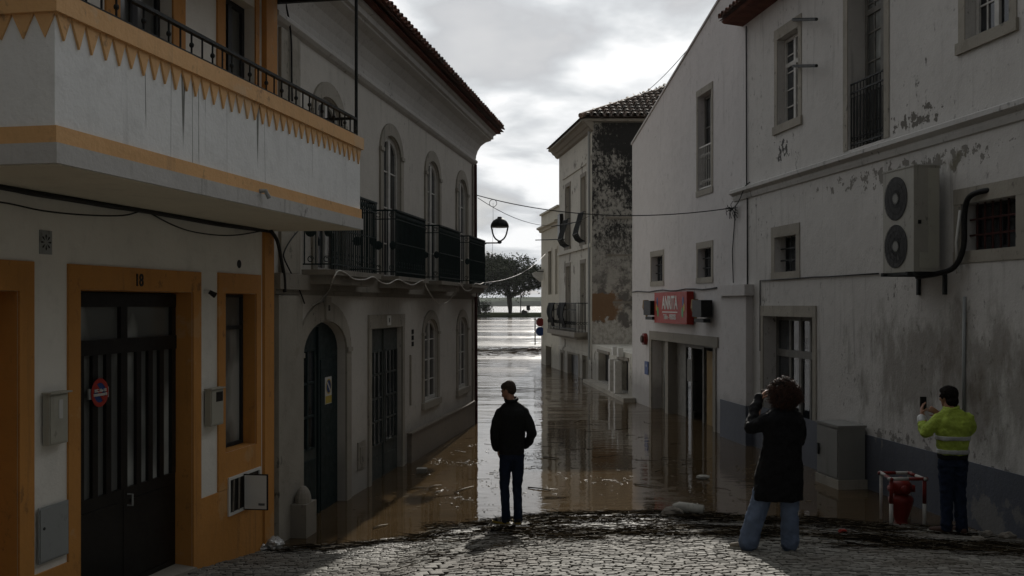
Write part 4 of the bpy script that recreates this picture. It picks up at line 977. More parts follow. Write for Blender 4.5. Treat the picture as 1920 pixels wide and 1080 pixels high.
# shop front: stone lintel and piers
a, b_, z0, z1 = SHOP[:4]; m = MB()
m.fbox(FR, a-.25, b_+.2, z1, 2.09, 0, .03); m.fbox(FR, b_, b_+.2, z0, z1, 0, .03); m.fbox(FR, a-.12, a, z0, z1, 0, .03)
yp = y(1247); m.fbox(FR, yp-.22, yp+.05, z0, z1-.002, -.3, -.01); m.build('shop_surround', 'stone_dark', H)
S = MB(); S.fbox(FR, yp+.05, b_, z0, z1, -.3, -.26); sf = S.build('shop_window', 'frame_grey', H)
q = MB(); q.fbox(FR, yp+.2, b_-.25, -.3, 1.55, -.26, -.25); q.build('pane', 'glass_pale', sf)
q = MB(); q.fbox(FR, yp+.22, yp+.62, .1, 1.4, -.25, -.245); q.build('poster', 'sign_yellow', sf)
# glass door leaf and side lights
q = MB(); yd0, yd1 = y(1300), y(1266); d0, d1 = -.3, -.25
for yy in (yd1-.07, (yd0+yd1)/2+.15, yd0): q.fbox(FR, yy, yy+.07, z0, z1-.05, d0, d1)
q.fbox(FR, yd0, yd1, z1-.12, z1-.04, d0, d1-.003); q.fbox(FR, a+.0, yd0, z1-.07, z1, d0, d1-.005); q.fbox(FR, a, a+.06, z0, z1, d0, d1); q.fbox(FR, y(1318), y(1318)+.06, z0, z1-.07, d0, d1)
q.fbox(FR, yd1, yp-.22, z0, z1, d0, d1)
sd_ = q.build('shop_door', 'frame_grey', H)
q = MB(); q.fbox(FR, (yd0+yd1)/2+.22, yd1-.07, -.6, z1-.12, d0+.005, d0+.02); q.fbox(FR, a+.06, y(1318), -.6, z1-.07, d0+.005, d0+.02); q.build('pane', 'glass', sd_)
q = MB(); yy = yd0+.45; q.tube([FR(yy, .25, d1), FR(yy, .25, d1+.1), FR(yy, .95, d1+.1), FR(yy, .95, d1)], .018, 6); q.build('handle', 'black', sd_)
q = MB(); q.fbox(FR, a-.1, yp, -1.3, 2.0, -2.6, -2.55); q.fbox(FR, a-.15, a-.1, -1.3, 2.0, -2.6, -.36); q.fbox(FR, yp, yp+.05, -1.3, 2.0, -2.6, -.36); q.fbox(FR, a-.1, yp, 1.95, 2.0, -2.55, -.36); q.build('shop_room', 'shop_inner', H)
q = MB(); q.fbox(FR, y(1320), y(1304), -1, 1.75, -1.0, -.9); q.build('shop_pillar', 'yellow_wall', H)
q = MB(); q.fbox(FR, y(1312), y(1278), -.5, .6, -1.9, -1.3); q.build('shop_counter', 'sign_white', H)
q = MB(); q.fbox(FR, y(1318)+.08, y(1304), -.6, 1.72, -.279, -.274); q.build('pillar_panel', 'yellow_wall', sd_)  # added yellow panel on the opaque pane, standing in for the pillar inside
q = MB(); q.fbox(FR, yd1-.45, yd1-.1, .9, 1.45, -.279, -.274); q.build('door_notice', 'frame_grey', sd_)
# kerb of the raised pavement under the annex and the shop
# shop sign
a, b_ = y(1303), y(1241); t = thing('shop_sign', 'red box sign lettered ANRITA above the shop doorway', 'sign', FR((a+b_)/2, 2.35, 0))
q = MB(); q.fbox(FR, a, b_, 2.33, 3.11, .03, .2); q.build('box', 'sign_red', t)
text(t, 'ANRITA', FR, (a+b_)/2, 2.83, .203, .46, 'sign_white', .78)
q = MB(); q.fbox(FR, (a+b_)/2-.62, (a+b_)/2+.62, 2.6, 2.625, .2, .206); q.build('underline', 'sign_white', t)
text(t, 'Talho - VERDES', FR, (a+b_)/2, 2.49, .203, .17, 'sign_white', .9)
for sgn, yc in ((1, b_-.32), (-1, a+.32)):
    for (dy_, zc, r_, mt) in ((.05*sgn, 2.86, .12, 'sign_blue'), (.12*sgn, 2.72, .1, 'sign_yellow'), (0, 2.6, .13, 'sign_green')):
        c_ = FR(yc+dy_, zc, .201); q = MB(); q.prism([c_+FR.u*.55*r_*math.cos(k)+Z*r_*1.1*math.sin(k)*(1 if k < 3 else .8) for k in [i*math.pi/5 for i in range(10)]], FR.n*.004); q.build('emblem', mt, t)
for k, (p0, p1, lb) in enumerate(((1225, 1240, 'far'), (1319, 1339, 'near'))):
    ya, yb = y(p1), y(p0); zc = 2.72
    t = thing('wall_lantern', 'dark boxy floodlight with a coloured cheek at the '+lb+' end of the red shop sign', 'light', FR(ya, zc, 0), group='floodlights beside the shop sign')
    q = MB(); q.fbox(FR, ya, yb-.1, zc-.2, zc+.18, .04, .3); q.build('housing', 'black', t)
    q = MB(); q.fbox(FR, ya, yb-.1, zc-.32, zc-.24, .08, .25); q.build('bracket', 'iron', t)
    q = MB(); q.prism([FR(yb+.02, zc-.05, .1), FR(yb+.02, zc+.2, .16), FR(yb+.02, zc+.2, .28), FR(yb+.02, zc, .3), FR(yb+.02, zc-.25, .2)], -FR.u*.12); q.build('cheek', 'yellow_wall', t)
# bell, blue sign
t = thing('alarm_bell', 'round dark red alarm bell on the wall left of the shop doorway', 'bell', FR(y(1213), 1.85, 0))
q = disc(FR, y(1212), 1.85, .0, 0, .16, .1); q.build('bell', 'red_paint', t); q = disc(FR, y(1212), 1.85, .1, 0, .1, .05); q.build('cap', 'shoe_brown', t)
t = thing('wall_sign', 'small blue sign on the white wall left of the shop doorway', 'sign', FR(y(1214), 1.1, 0))
q = MB(); yy = y(1213.5); q.fbox(FR, yy-.17, yy+.17, .88, 1.24, .01, .03); q.build('plate', 'sign_blue', t)
q = MB(); q.ell(FR(yy, 1.12, .031), (.003, .04, .04), n=8, k=6); q.build('mark', 'sign_white', t)
conduit(FR, [(28.9-i*.62, 3.16+.02*math.sin(i*1.7)) for i in range(13)], .016, 'wire', 'cable', 'rough dark cable strung along the wall just above the red shop sign')

# ================================================================ WEATHERED THREE-STOREY HOUSE
H = thing('house', 'tall weathered house with a black mouldy gable, broken plaster and dark ground-floor openings', 'house', (5, 40, 0))
y = FD.Y; YD0, YD1 = 36.0, 42.6; ZD = 9.5
def dw(p0, p1, z0, z1): return (y(p1), y(p0), z0, z1, 0, .2)
UP = [dw(1061, 1069, 5.15, 7.6), dw(1090, 1098, 5.15, 7.6)]; MD = [dw(1062, 1069, 2.0, 4.35), dw(1089.5, 1097, 2.0, 4.35)]
GR = [dw(1052, 1057, -1.4, .78), dw(1065, 1085, -1.4, .82), dw(1093, 1100, -1.4, .9)]
m = MB(); wall(m, FD, YD0, YD1, -3, 1.5, GR); wall(m, FD, YD0, YD1, 1.5, 4.9, MD); wall(m, FD, YD0, YD1, 4.9, ZD, UP)
m.quad(FD(YD1, -3), FD(YD1, ZD), FD(YD1, ZD, -10), FD(YD1, -3, -10)); m.build('wall', 'd_wall', H)
gx0 = FD(YD0, 0).x; m = MB(); m.quad((gx0, YD0, -3), (gx0+10, YD0, -3), (gx0+10, YD0, ZD), (gx0, YD0, ZD)); m.quad((gx0+10, YD0, -3), (gx0+10, YD1, -3), (gx0+10, YD1, ZD), (gx0+10, YD0, ZD))
m.build('gable_wall', 'mould', H)
m = MB(); m.box((gx0+.55, YD0-.03, 4.55), (gx0+3.2, YD0-.001, 4.62)); m.box((gx0+.5, YD0-.05, 5.9), (gx0+1.9, YD0-.001, 5.98)); m.box((gx0+.75, YD0-.04, 2.84), (gx0+3, YD0-.001, 2.92)); m.build('broken_ledge', 'stone_dark', H)
m = MB(); m.fbox(FD, YD0-.02, YD1, 4.88, 5.02, 0, .07); m.fbox(FD, YD0-.02, YD0+.35, -3, 9.0, 0, .03); m.fbox(FD, YD0+1, YD1-1, 8.0, 8.06, 0, .04); m.fbox(FD, YD0-.02, YD1, .9, 1.05, 0, .04); m.build('string_course', 'd_wall', H)
m = MB(); m.extrude_profile(FD, YD0-.25, YD1+.3, [(0, 9.05), (.1, 9.1), (.16, 9.2), (.22, 9.22), (.3, 9.34), (.42, 9.38), (.42, 9.46), (0, 9.48)]); m.build('cornice', 'stone_dark', H)
m = MB(); A = FD(YD1+.4, 9.5, .5); Bq = FD(YD0-.35, 9.5, .5); C0 = Vector((gx0+11, YD0-.35, 9.5))
sl = .5; ap = Vector((gx0+4.2, YD0+4.2, 9.5+4.5*sl)); ap2 = Vector((gx0+7, YD0+4.2, 9.5+4.5*sl))
m.add([Bq, C0, ap2, ap, A, Vector((gx0+11, YD1+1, 9.5)), Vector((gx0+3.6, YD1+.6, 9.5)), ], [(0, 1, 2, 3), (4, 0, 3), (1, 5, 2), (5, 4, 3, 2)])
# tiles on the hip that faces the camera, clipped to the triangle
tt = MB(); tiled(tt, Bq+Vector((.15, 0, .02)), C0+Vector((0, 0, .02)), Vector((0, 4.5, 4.5*sl)), Vector((0, -sl, 1)), .24, .4, .09)
keep = []
vv = tt.v
for f in tt.f:
    c_ = sum((vv[i] for i in f), Vector())/len(f)
    if c_.x-Bq.x > (c_.y-Bq.y)*.93-.0: keep.append(f)
tt.f = keep; b0 = len(m.v); m.v += tt.v; m.f += [tuple(i+b0 for i in f) for f in keep]
m.tube([Bq+Vector((0, 0, .05)), ap+Vector((0, 0, .06))], .1, 8); m.build('roof', 'tiles_dark', H)
m = MB(); m.box((gx0-.3, YD0-.32, 9.38), (gx0+10.9, YD0-.001, 9.47)); m.build('eave_board', 'stone_dark', H)
for p in UP+MD: surr(H, 'stone_dark', FD, *p[:4], .13, .02, 0, True, .15)
for p in GR: surr(H, 'stone_dark', FD, *p[:4], .12, .02, 0, False, .12)
for p in UP: window(FD, p[0]+.01, p[1]-.01, p[2]+.01, p[3]-.01, .17, 2, 3, H, 'frame_grey', 'glass', ft=.06)
for p in MD: window(FD, p[0]+.01, p[1]-.01, p[2]+.01, p[3]-.01, .17, 2, 3, H, 'frame_dark', 'glass', ft=.06, name='balcony_door')
for p in GR: m = MB(); m.fbox(FD, p[0], p[1], p[2], p[3], -.2, -.15); m.build('dark_panel', 'door_black', H)  # near-black panel filling each ground-floor opening
for p in UP:   # bellied window guards
    m = MB(); c_ = (p[0]+p[1])/2; w_ = (p[1]-p[0])/2+.1
    for k in range(9):
        yy = c_-w_+2*w_*k/8; m.tube([FD(yy, 6.25, .1), FD(yy, 6.0, .16), FD(yy, 5.7, .26), FD(yy, 5.45, .32), FD(yy, 5.25, .22), FD(yy, 5.15, .05)], .014, 5)
    for zz, oo in ((6.25, .1), (5.45, .33), (5.15, .06)): m.fbox(FD, c_-w_, c_+w_, zz-.015, zz+.015, oo-.015, oo+.015)
    for yy in (c_-w_, c_+w_): m.tube([FD(yy, 6.25, .0), FD(yy, 6.25, .1)], .014, 5)
    m.build('window_guard', 'iron', H)
m = MB(); m.fbox(FD, 36.5, 42.4, 1.6, 1.78, 0, .55); m.fbox(FD, 36.7, 42.2, 1.5, 1.6, 0, .4); bl = m.build('balcony', 'stone_dark', H)
m = MB(); p = .5
for zz in (2.85, 2.6, 1.9): m.fbox(FD, 36.5, 42.4, zz-.015, zz+.015, p-.015, p+.015)
for k in range(25): yy = 36.5+5.9*k/24; m.tube([FD(yy, 1.78, p), FD(yy, 2.85, p)], .014, 5); scroll(m, FD(yy+.1, 2.1, p), .08, FD.u, Z, .008)
for yy in (36.5, 42.4):
    m.fbox(FD, yy-.015, yy+.015, 2.835, 2.865, 0, p)
    for q in (.02, .14, .26, .38): m.tube([FD(yy, 1.78, q), FD(yy, 2.85, q)], .014, 5); scroll(m, FD(yy, 2.1, q+.05), .06, FD.n, Z, .008)
m.build('railing', 'iron', bl)
for k, yc in enumerate((38.9, 41.3)):
    m = MB(); b = len(m.v); nu, nv = 10, 10; 
    for i in range(nu+1):
        for j in range(nv+1):
            u = i/nu; v = j/nv; o_ = p+.03+.03*math.sin(u*14+v*2)+.12*math.sin(v*math.pi)*(.7+.3*math.sin(u*7))
            m.v.append(FD(yc+(u-.5)*1.3, 2.88-v*(.88+.1*math.sin(u*5)), o_))
    for i in range(nu):
        for j in range(nv): q = b+i*(nv+1)+j; m.f.append((q, q+1, q+nv+2, q+nv+1))
    o_ = m.build('hanging_cloth', 'jacket_dark', None, FD(yc, 2, p), smooth=True); md = o_.modifiers.new('t', 'SOLIDIFY'); md.thickness = .02
    tag(o_, 'dark cloth draped over the '+('near' if k == 0 else 'far')+' part of the long iron balcony of the weathered house', 'cloth', 'dark cloths over the balcony')
for px, z0, z1 in ((1056, 5.4, 6.6), (1096, 6.1, 6.14)):
    pass
m = MB(); m.fbox(FD, y(1056), y(1052), 5.5, 6.6, 0, .15); m.build('wall_panel', 'door_black', H)
m = MB(); m.tube([FD(YD0+.2, .8, .06), FD(YD0+.2, 9.1, .06)], .05, 8); m.build('downpipe', 'metal_grey', H)
m = MB(); m.tube([FD(y(1090), 5.95, 0), FD(y(1090), 5.97, .0), FD(y(1090)+2.6, 5.97, .7)], .02, 6); m.tube([FD(y(1060), 5.5, 0), FD(y(1060)+2.2, 5.6, .9)], .02, 6); m.build('iron_arm', 'iron', H)

# low annex in front of the gable
H = thing('outbuilding', 'low flooded annex wall with two dark openings and square posts before the mouldy gable', 'outbuilding', (4.5, 32, 0))
FX = Fac(*(lambda p, q: ((p.x-(q.x-p.x)/(q.y-p.y)*p.y), (q.x-p.x)/(q.y-p.y)))(FR(28.97, 0), FD(35.97, 0)), -1)
y = FX.Y; OP = [(y(1142), y(1122), .16, 1.15, 0, .3), (y(1178), y(1160), .14, 1.12, 0, .3)]
m = MB(); wall(m, FX, 28.97, 35.97, -3, 1.36, OP); shell(m, FX, 28.97, 35.97, -3, 1.36, 5); m.quad(FX(28.97, 1.359, 0), FX(35.97, 1.359, 0), FX(35.97, 1.359, -5), FX(28.97, 1.359, -5)); m.build('wall', 'd_wall', H)
for p in OP: m = MB(); m.fbox(FX, *p[:4], -.3, -.25); m.build('dark_panel', 'door_black', H)  # near-black panel filling each dark annex opening
for p in OP: m = MB(); m.fbox(FX, p[0]-.1, p[1]+.1, p[3], p[3]+.1, 0, .04); m.build('lintel', 'stone_dark', H)
m = MB(); m.fbox(FX, 28.5, 35.9, -1.5, .12, 0, .35); m.build('raised_kerb', 'stone', H)
for k, px in enumerate((1148, 1158)):
    m = MB(); yy = y(px, .2); m.fbox(FX, yy-.12, yy+.12, .13, 1.1, .1, .3); p_ = m.build('post', 'frame_white', H)
    m = MB(); m.fbox(FX, yy-.1, yy+.1, 1.22, 1.5, .05, .2); m.build('meter_box', 'sign_white', H)

# ================================================================ FAR CREAM HOUSE
H = thing('house', 'lower cream house at the far corner of the street with a stepped parapet', 'house', (4, 45, 0))
y = FD.Y; YE0, YE1 = 42.63, 47.3
EU = [dw(1028.5, 1034.5, 3.25, 5.2), dw(1042, 1045, 3.25, 5.2)]; EG = [dw(1024, 1034, -1.5, .9)]
m = MB(); wall(m, FD, YE0, YE1, -3, 2.5, EG); wall(m, FD, YE0, YE1, 2.5, 7.0, EU); shell(m, FD, YE0, YE1, -3, 7.0, 8); m.quad(FD(YE0, 6.99, -.1), FD(YE1, 6.99, -.1), FD(YE1, 6.99, -8), FD(YE0, 6.99, -8)); m.build('wall', 'e_wall', H)
m = MB(); m.extrude_profile(FD, YE0, YE1+.2, [(0, 6.2), (.06, 6.22), (.1, 6.32), (.2, 6.36), (.2, 6.44), (0, 6.47)]); m.fbox(FD, YE0, YE1+.06, 7.0, 7.08, -.3, .08); m.build('cornice', 'e_wall', H)
for p in EU: window(FD, p[0]+.01, p[1]-.01, p[2]+.01, p[3]-.01, .15, 2, 3, H, 'frame_dark', 'glass', ft=.06)
for p in EG: m = MB(); m.fbox(FD, p[0], p[1]-.5, p[2], p[3], -.2, -.15); m.build('dark_panel', 'door_black', H)  # near-black panel across part of the opening
for p in EU+EG: surr(H, 'e_wall', FD, *p[:4], .12, .02, 0, False, .12)
m = MB(); a = FD(46.6, 4.35, 0); m.tube([a, a+FD.n*.3, a+FD.n*.5+Vector((0, 0, .25))], .02, 6); fr_ = m.build('awning_arm', 'iron', H)
m = MB(); m.add([a+Vector((-.04, 0, -.4)), a+Vector((-.06, .2, .1)), a+FD.n*.55+Vector((0, .1, -.08)), a+FD.n*.5+Vector((0, 0, -.22)), a+FD.n*.16+Vector((0, 0, -.5)), a+Vector((-.02, .05, .15))], [(0, 5, 2, 3), (0, 3, 4), (5, 1, 2)])
o_ = m.build('folded_awning', 'sign_white', H); md = o_.modifiers.new('t', 'SOLIDIFY'); md.thickness = .04
# traffic signs at that corner
t = thing('traffic_signs', 'red octagonal sign above a round blue one, mounted at the far street corner', 'sign', FD(46.9, 1.2, 0))
q = MB(); q.tube([FD(46.9, 2.08, 0), FD(46.9, 2.08, .42)], .03, 6); q.tube([FD(46.9, 2.2, .36), FD(46.9, .9, .36)], .03, 6); q.build('bracket', 'metal_grey', t)
for zz, mt, nn, nm in ((1.97, 'red_paint', 8, 'red_octagon'), (1.54, 'sign_blue', 24, 'blue_disc')):
    q = MB(); c_ = FD(46.9, zz, .12); c_.y -= .06; ax = Vector((.75, -.3, 0)).normalized()
    q.prism([c_+ax*.215*math.cos((k+.5)*2*math.pi/nn)+Z*.215*math.sin((k+.5)*2*math.pi/nn) for k in range(nn)], ax.cross(Z).normalized()*.02); q.build(nm, mt, t)
# ================================================================ PEOPLE
def rotm(yaw=0, pitch=0, roll=0):
    return (Matrix.Rotation(yaw, 3, 'Z') @ Matrix.Rotation(pitch, 3, 'X') @ Matrix.Rotation(roll, 3, 'Y'))
class Body:
    """figure in local coordinates facing +Y, feet on z = 0"""
    def __init__(s, root): s.root = root; s.off = root.location.copy()
    def W(s, mb):
        mb.v = [v+s.off for v in mb.v]; return mb
    def re(s, mb, name, mat, voxel=.01, parent=None, disp=0, dscale=.1, smooth=3):
        return remesh(s.W(mb), name, mat, parent or s.root, voxel, disp, dscale, smooth)
    def bd(s, mb, name, mat, parent=None, smooth=True): return s.W(mb).build(name, mat, parent or s.root, smooth=smooth)
def head(m, c, Rm, sc=1.0):
    """c = centre of the skull; Rm turns the head (local +Y is the face)"""
    q = lambda x, y, z: Vector(c)+Rm @ Vector((x*sc, y*sc, z*sc))
    E = lambda p, r: m.ell(q(*p), tuple(v*sc for v in r), Rm)
    E((0, -.012, .035), (.074, .094, .085)); E((0, .02, -.01), (.066, .078, .085)); E((0, .035, -.07), (.048, .052, .045))
    E((0, .072, -.092), (.022, .02, .018)); E((0, .0, -.06), (.056, .06, .05))
    m.capsule(q(0, .085, .02), q(0, .108, -.025), .009*sc, .014*sc, 8); E((0, .092, .035), (.045, .012, .012))
    E((0, .088, -.058), (.024, .012, .007)); E((0, .086, -.068), (.022, .012, .007))
    for sx in (-1, 1):
        E((sx*.076, -.005, .0), (.010, .022, .033)); E((sx*.035, .075, -.015), (.022, .02, .02))
def eyes(B, c, Rm, sc=1.0):
    m = MB()
    for sx in (-1, 1): m.ell(Vector(c)+Rm @ Vector((sx*.031*sc, .083*sc, .015*sc)), (.012*sc,)*3, n=8, k=6)
    return m
def hand(m, wrist, dirv, palmn, side=1, curl=.5, sc=1.0, spread=.12, fcurl=None):
    """wrist point, direction of the fingers, palm normal; side = which way the thumb leaves"""
    d = Vector(dirv).normalized(); n = Vector(palmn); n = (n-d*n.dot(d)).normalized(); t = d.cross(n)*side
    w = Vector(wrist); S = sc
    for q in (-.026, -.009, .009, .026): m.capsule(w+t*q*.6*S, w+d*.078*S+t*q*S, .015*S, .012*S, 8)
    L = [.070, .078, .073, .056]
    for i, q in enumerate((.030, .011, -.009, -.028)):
        c_ = (fcurl[i] if fcurl else curl+rnd.uniform(-.08, .08)); p = w+d*.082*S+t*q*S; dd = (d+t*spread*(q/.03)).normalized()
        for k, (ln, r0, r1) in enumerate(((.45, .0095, .0088), (.32, .0088, .0082), (.25, .0082, .007))):
            a = c_*(k+.6); dv = (dd*math.cos(a)+n*math.sin(a)).normalized(); e_ = p+dv*L[i]*ln*S
            m.capsule(p, e_, r0*S, r1*S, 7); p = e_
    p = w+t*.028*S+d*.02*S; e_ = p+(t*.75+d*.6+n*.35).normalized()*.045*S; f_ = e_+(t*.2+d*.8+n*(.3+curl*.4)).normalized()*.034*S
    m.capsule(p, e_, .014*S, .011*S, 8); m.capsule(e_, f_, .011*S, .008*S, 8)
def shoe(B, ankle, yaw, mat, sole, stripe=None, sc=1.0):
    Rz = Matrix.Rotation(yaw, 3, 'Z'); a = Vector(ankle)
    m = MB(); q = lambda x, y, z: Vector((a.x, a.y, 0))+Rz @ Vector((x*sc, y*sc, z*sc))
    m.capsule(q(0, -.045, .05), q(0, .05, .05), .038*sc, .042*sc); m.capsule(q(0, .05, .048), q(0, .16, .035), .042*sc, .03*sc); m.capsule(q(0, -.03, .05), q(0, -.02, .1), .04*sc, .036*sc); m.capsule(q(.012, .1, .036), q(.01, .165, .03), .034*sc, .026*sc)
    s_ = B.re(m, 'shoe', mat, .008, smooth=2)
    m = MB(); n = 20; P = []
    for k in range(n):
        t = 2*math.pi*k/n; y_ = .055+.15*math.sin(t); w_ = .042+.012*max(0, math.sin(t))*(1-max(0, math.sin(t))**3)
        P.append(q(w_*math.cos(t), y_, .002))
    m.prism(P, (0, 0, .026)); B.bd(m, 'sole', sole, s_, False)
    if stripe:
        m = MB()
        for k in range(3):
            for sx in (-1, 1): m.capsule(q(sx*.043, .03+k*.025, .035), q(sx*.03, .05+k*.025, .075), .005, .005, 6)
        B.bd(m, 'stripe', stripe, s_)
def limb(m, P, rs, n=14):
    for i in range(len(P)-1): m.capsule(P[i], P[i+1], rs[i], rs[i+1], n)
# ---- man in dark jacket, hands in pockets, looking down to the left
gz = ground(0, 12.35)+.012
t = thing('person', 'man in dark jacket and jeans standing at the water edge, hands in pockets', 'person', (0.0, 12.35, gz)); B = Body(t); t.scale = (.89, .95, 1)
hc = Vector((-.045, .055, 1.635)); HR = rotm(R(58), R(-18)) 
m = MB(); head(m, hc, HR, 1.06)
m.capsule((.0, -.005, 1.42), (-.03, .03, 1.58), .062, .056)
m.loft([(0, 0, .86, .15, .1), (0, 0, 1.0, .15, .1), (.0, 0, 1.2, .17, .11), (0, 0, 1.36, .15, .09), (0, 0, 1.44, .08, .06)])
LA = [(-.165, 0, 1.35), (-.235, -.02, 1.13), (-.205, .10, .93)]; RA = [(.17, 0, 1.35), (.262, -.06, 1.13), (.165, .10, .97)]
limb(m, LA, (.035, .036, .028)); limb(m, RA, (.035, .036, .028))
hand(m, (-.20, .11, .92), (.15, .25, -1), (1, 0, 0), 1, .4); hand(m, (.165, .11, .96), (-.1, .25, -1), (-1, 0, 0), -1, .4)
limb(m, [(-.085, 0, .86), (-.10, .01, .47), (-.085, 0, .08)], (.07, .045, .035)); limb(m, [(.085, 0, .86), (.07, .015, .47), (.08, 0, .08)], (.07, .045, .035))
b_ = B.re(m, 'body', 'skin', .008)
B.bd(eyes(B, hc, HR), 'eyes', 'black', b_)
m = MB(); q = lambda x, y, z: hc+HR @ Vector((x, y, z))
m.ell(q(0, -.025, .048), (.088, .098, .09), HR); m.ell(q(0, .015, .078), (.074, .088, .055), HR); m.ell(q(0, -.055, .01), (.075, .06, .065), HR)
B.re(m, 'hair', 'hair_short', .008, b_, .012, .02, 1)
m = MB()
m.loft([(-.005, 0, .865, .172, .115), (-.005, 0, .90, .178, .122), (-.0, 0, .96, .17, .122), (.0, -.005, 1.10, .183, .128), (.003, -.012, 1.25, .198, .135), (.005, -.02, 1.36, .198, .13), (.005, -.012, 1.42, .175, .112), (.0, .0, 1.465, .125, .09), (-.005, .012, 1.51, .085, .08)], pw=.85)
m.capsule((-.04, 0, 1.455), (-.165, -.005, 1.375), .075, .07); m.capsule((.04, 0, 1.455), (.175, -.005, 1.38), .075, .07)
limb(m, [(-.165, -.005, 1.36), (-.215, -.02, 1.27), (-.245, -.03, 1.13), (-.238, .035, 1.0), (-.222, .085, .93)], (.075, .07, .066, .06, .052)); limb(m, [(.17, -.005, 1.365), (.235, -.03, 1.26), (.278, -.065, 1.13), (.245, .02, 1.03), (.185, .09, .97)], (.075, .072, .066, .06, .055))
jk = B.re(m, 'jacket', 'jacket_dark', .009, None, .022, .09)
m = MB(); m.tube([(.0+.082*math.cos(a_)-.008, .014+.08*math.sin(a_), 1.54+.018*math.sin(a_+.6)) for a_ in [2*math.pi*k/20 for k in range(21)]], .022, 8); B.re(m, 'collar', 'jacket_dark', .008, jk)
m = MB(); m.loft([(-.0, 0, .80, .15, .11), (-.0, 0, .9, .158, .112), (0, 0, .96, .15, .11)])
limb(m, [(-.078, 0, .84), (-.098, .01, .65), (-.105, .018, .46), (-.092, .005, .25), (-.083, 0, .10), (-.085, .01, .05)], (.095, .083, .067, .062, .066, .066)); limb(m, [(.08, 0, .84), (.082, .01, .65), (.07, .02, .46), (.082, .005, .25), (.085, 0, .10), (.08, .01, .05)], (.095, .083, .067, .062, .066, .066))
B.re(m, 'trousers', 'jeans_dark', .009, None, .022, .06)
shoe(B, (-.10, .0, 0), R(62), 'shoe_dark', 'sole_yellow', 'sole_white', .98); shoe(B, (.08, .0, 0), R(15), 'shoe_dark', 'sole_yellow', None, .98)

# ---- woman with curly hair photographing
wx, wy = 2.52, 9.4
gz = ground(wx, wy)+.012
t = thing('person', 'woman with big curly brown hair, long black coat and wide pale blue jeans', 'person', (wx, wy, gz)); B = Body(t)
hc = Vector((.045, .06, 1.49)); HR = rotm(R(12), R(-5))
m = MB(); head(m, hc, HR, .95); m.capsule((.03, 0, 1.27), (.04, .03, 1.42), .052, .048)
m.loft([(.03, 0, .8, .16, .11), (.03, 0, .95, .13, .1), (.03, 0, 1.15, .14, .1), (.03, 0, 1.28, .16, .09), (.03, 0, 1.33, .08, .06)])
LAp = [(-.115, 0, 1.25), (-.215, .07, 1.16), (-.115, .27, 1.38)]; RAp = [(.185, .0, 1.25), (.215, .09, 1.02), (.10, .29, 1.36)]
limb(m, LAp, (.045, .038, .026)); limb(m, RAp, (.045, .038, .026))
hand(m, (-.105, .28, 1.385), (.35, .25, .8), (1, .1, 0), -1, .55, .92); hand(m, (.095, .30, 1.365), (-.3, .2, .8), (-1, .1, 0), 1, .55, .92)
limb(m, [(-.07, 0, .82), (-.18, 0, .42), (-.285, .0, .08)], (.07, .045, .035)); limb(m, [(.12, 0, .82), (.1, 0, .42), (.105, .02, .08)], (.07, .045, .035))
b_ = B.re(m, 'body', 'skin', .008); B.bd(eyes(B, hc, HR, .95), 'eyes', 'black', b_)
m = MB(); m.ell(hc+Vector((.01, -.045, .03)), (.118, .115, .115)); m.ell(hc+Vector((.015, -.05, -.04)), (.125, .11, .09)); hb = B.re(m, 'hair', 'hair_black', .012, b_, .03, .03, 1)
m = MB()
for k in range(1500):
    th, ph = rnd.uniform(0, 2*math.pi), math.acos(rnd.uniform(-.9, 1)); d = Vector((math.sin(ph)*math.cos(th), math.sin(ph)*math.sin(th), math.cos(ph)))
    if d.y > .45 and d.z < .55: continue
    base = hc+Vector((.012, -.045, .0))+Vector((d.x*(.122-.01*d.z), d.y*.11, d.z*.128))
    tip = base+d*rnd.uniform(.01, .05)*(1+.9*noise.noise(d*2.3))+Vector((rnd.uniform(-.012, .012), rnd.uniform(-.012, .012), -rnd.uniform(.0, .05)))
    ax = (tip-base); L_ = ax.length; ax.normalize(); u = ax.orthogonal().normalized(); v = ax.cross(u); p0 = rnd.uniform(0, 6); rr = rnd.uniform(.009, .019)
    m.tube([base+ax*L_*i/6+(u*math.cos(p0+i*1.5)+v*math.sin(p0+i*1.5))*rr for i in range(7)], .0036, 4, .0018, False)
B.bd(m, 'curls', 'hair_curl', hb)
m = MB()
m.loft([(-.015, 0, .485, .238, .168), (-.012, 0, .56, .238, .168), (.0, 0, .72, .222, .16), (.02, 0, .88, .19, .145), (.034, 0, 1.02, .182, .135), (.037, -.008, 1.15, .195, .132), (.038, -.012, 1.23, .2, .122), (.038, -.005, 1.30, .165, .1), (.035, .005, 1.345, .09, .075)], pw=.85)
limb(m, [(-.12, 0, 1.24), (-.185, .03, 1.18), (-.24, .08, 1.15), (-.20, .17, 1.25), (-.12, .29, 1.42)], (.072, .07, .066, .058, .05)); limb(m, [(.175, .0, 1.24), (.215, .03, 1.12), (.215, .1, 1.02), (.165, .2, 1.2), (.115, .28, 1.33)], (.066, .062, .06, .052, .045))
B.re(m, 'coat', 'coat_black', .01, None, .038, .1, 2)
m = MB()
limb(m, [(-.06, 0, .78), (-.13, .0, .6), (-.19, .0, .42), (-.245, .0, .24), (-.28, .01, .10), (-.285, .01, .075)], (.11, .1, .09, .088, .098, .098)); limb(m, [(.115, 0, .78), (.105, .0, .6), (.1, .0, .42), (.1, .0, .24), (.105, .01, .10), (.105, .015, .08)], (.11, .1, .085, .085, .092, .092))
B.re(m, 'trousers', 'jeans_light', .01, None, .036, .075, 2)
shoe(B, (-.29, .02, 0), R(72), 'shoe_tan', 'sole_white', None, .9); shoe(B, (.105, .03, 0), R(8), 'shoe_tan', 'sole_white', None, .9)
t = thing('phone', 'black phone held up in front of the face of the woman in the black coat', 'phone', (wx, wy+.42, gz+1.45))
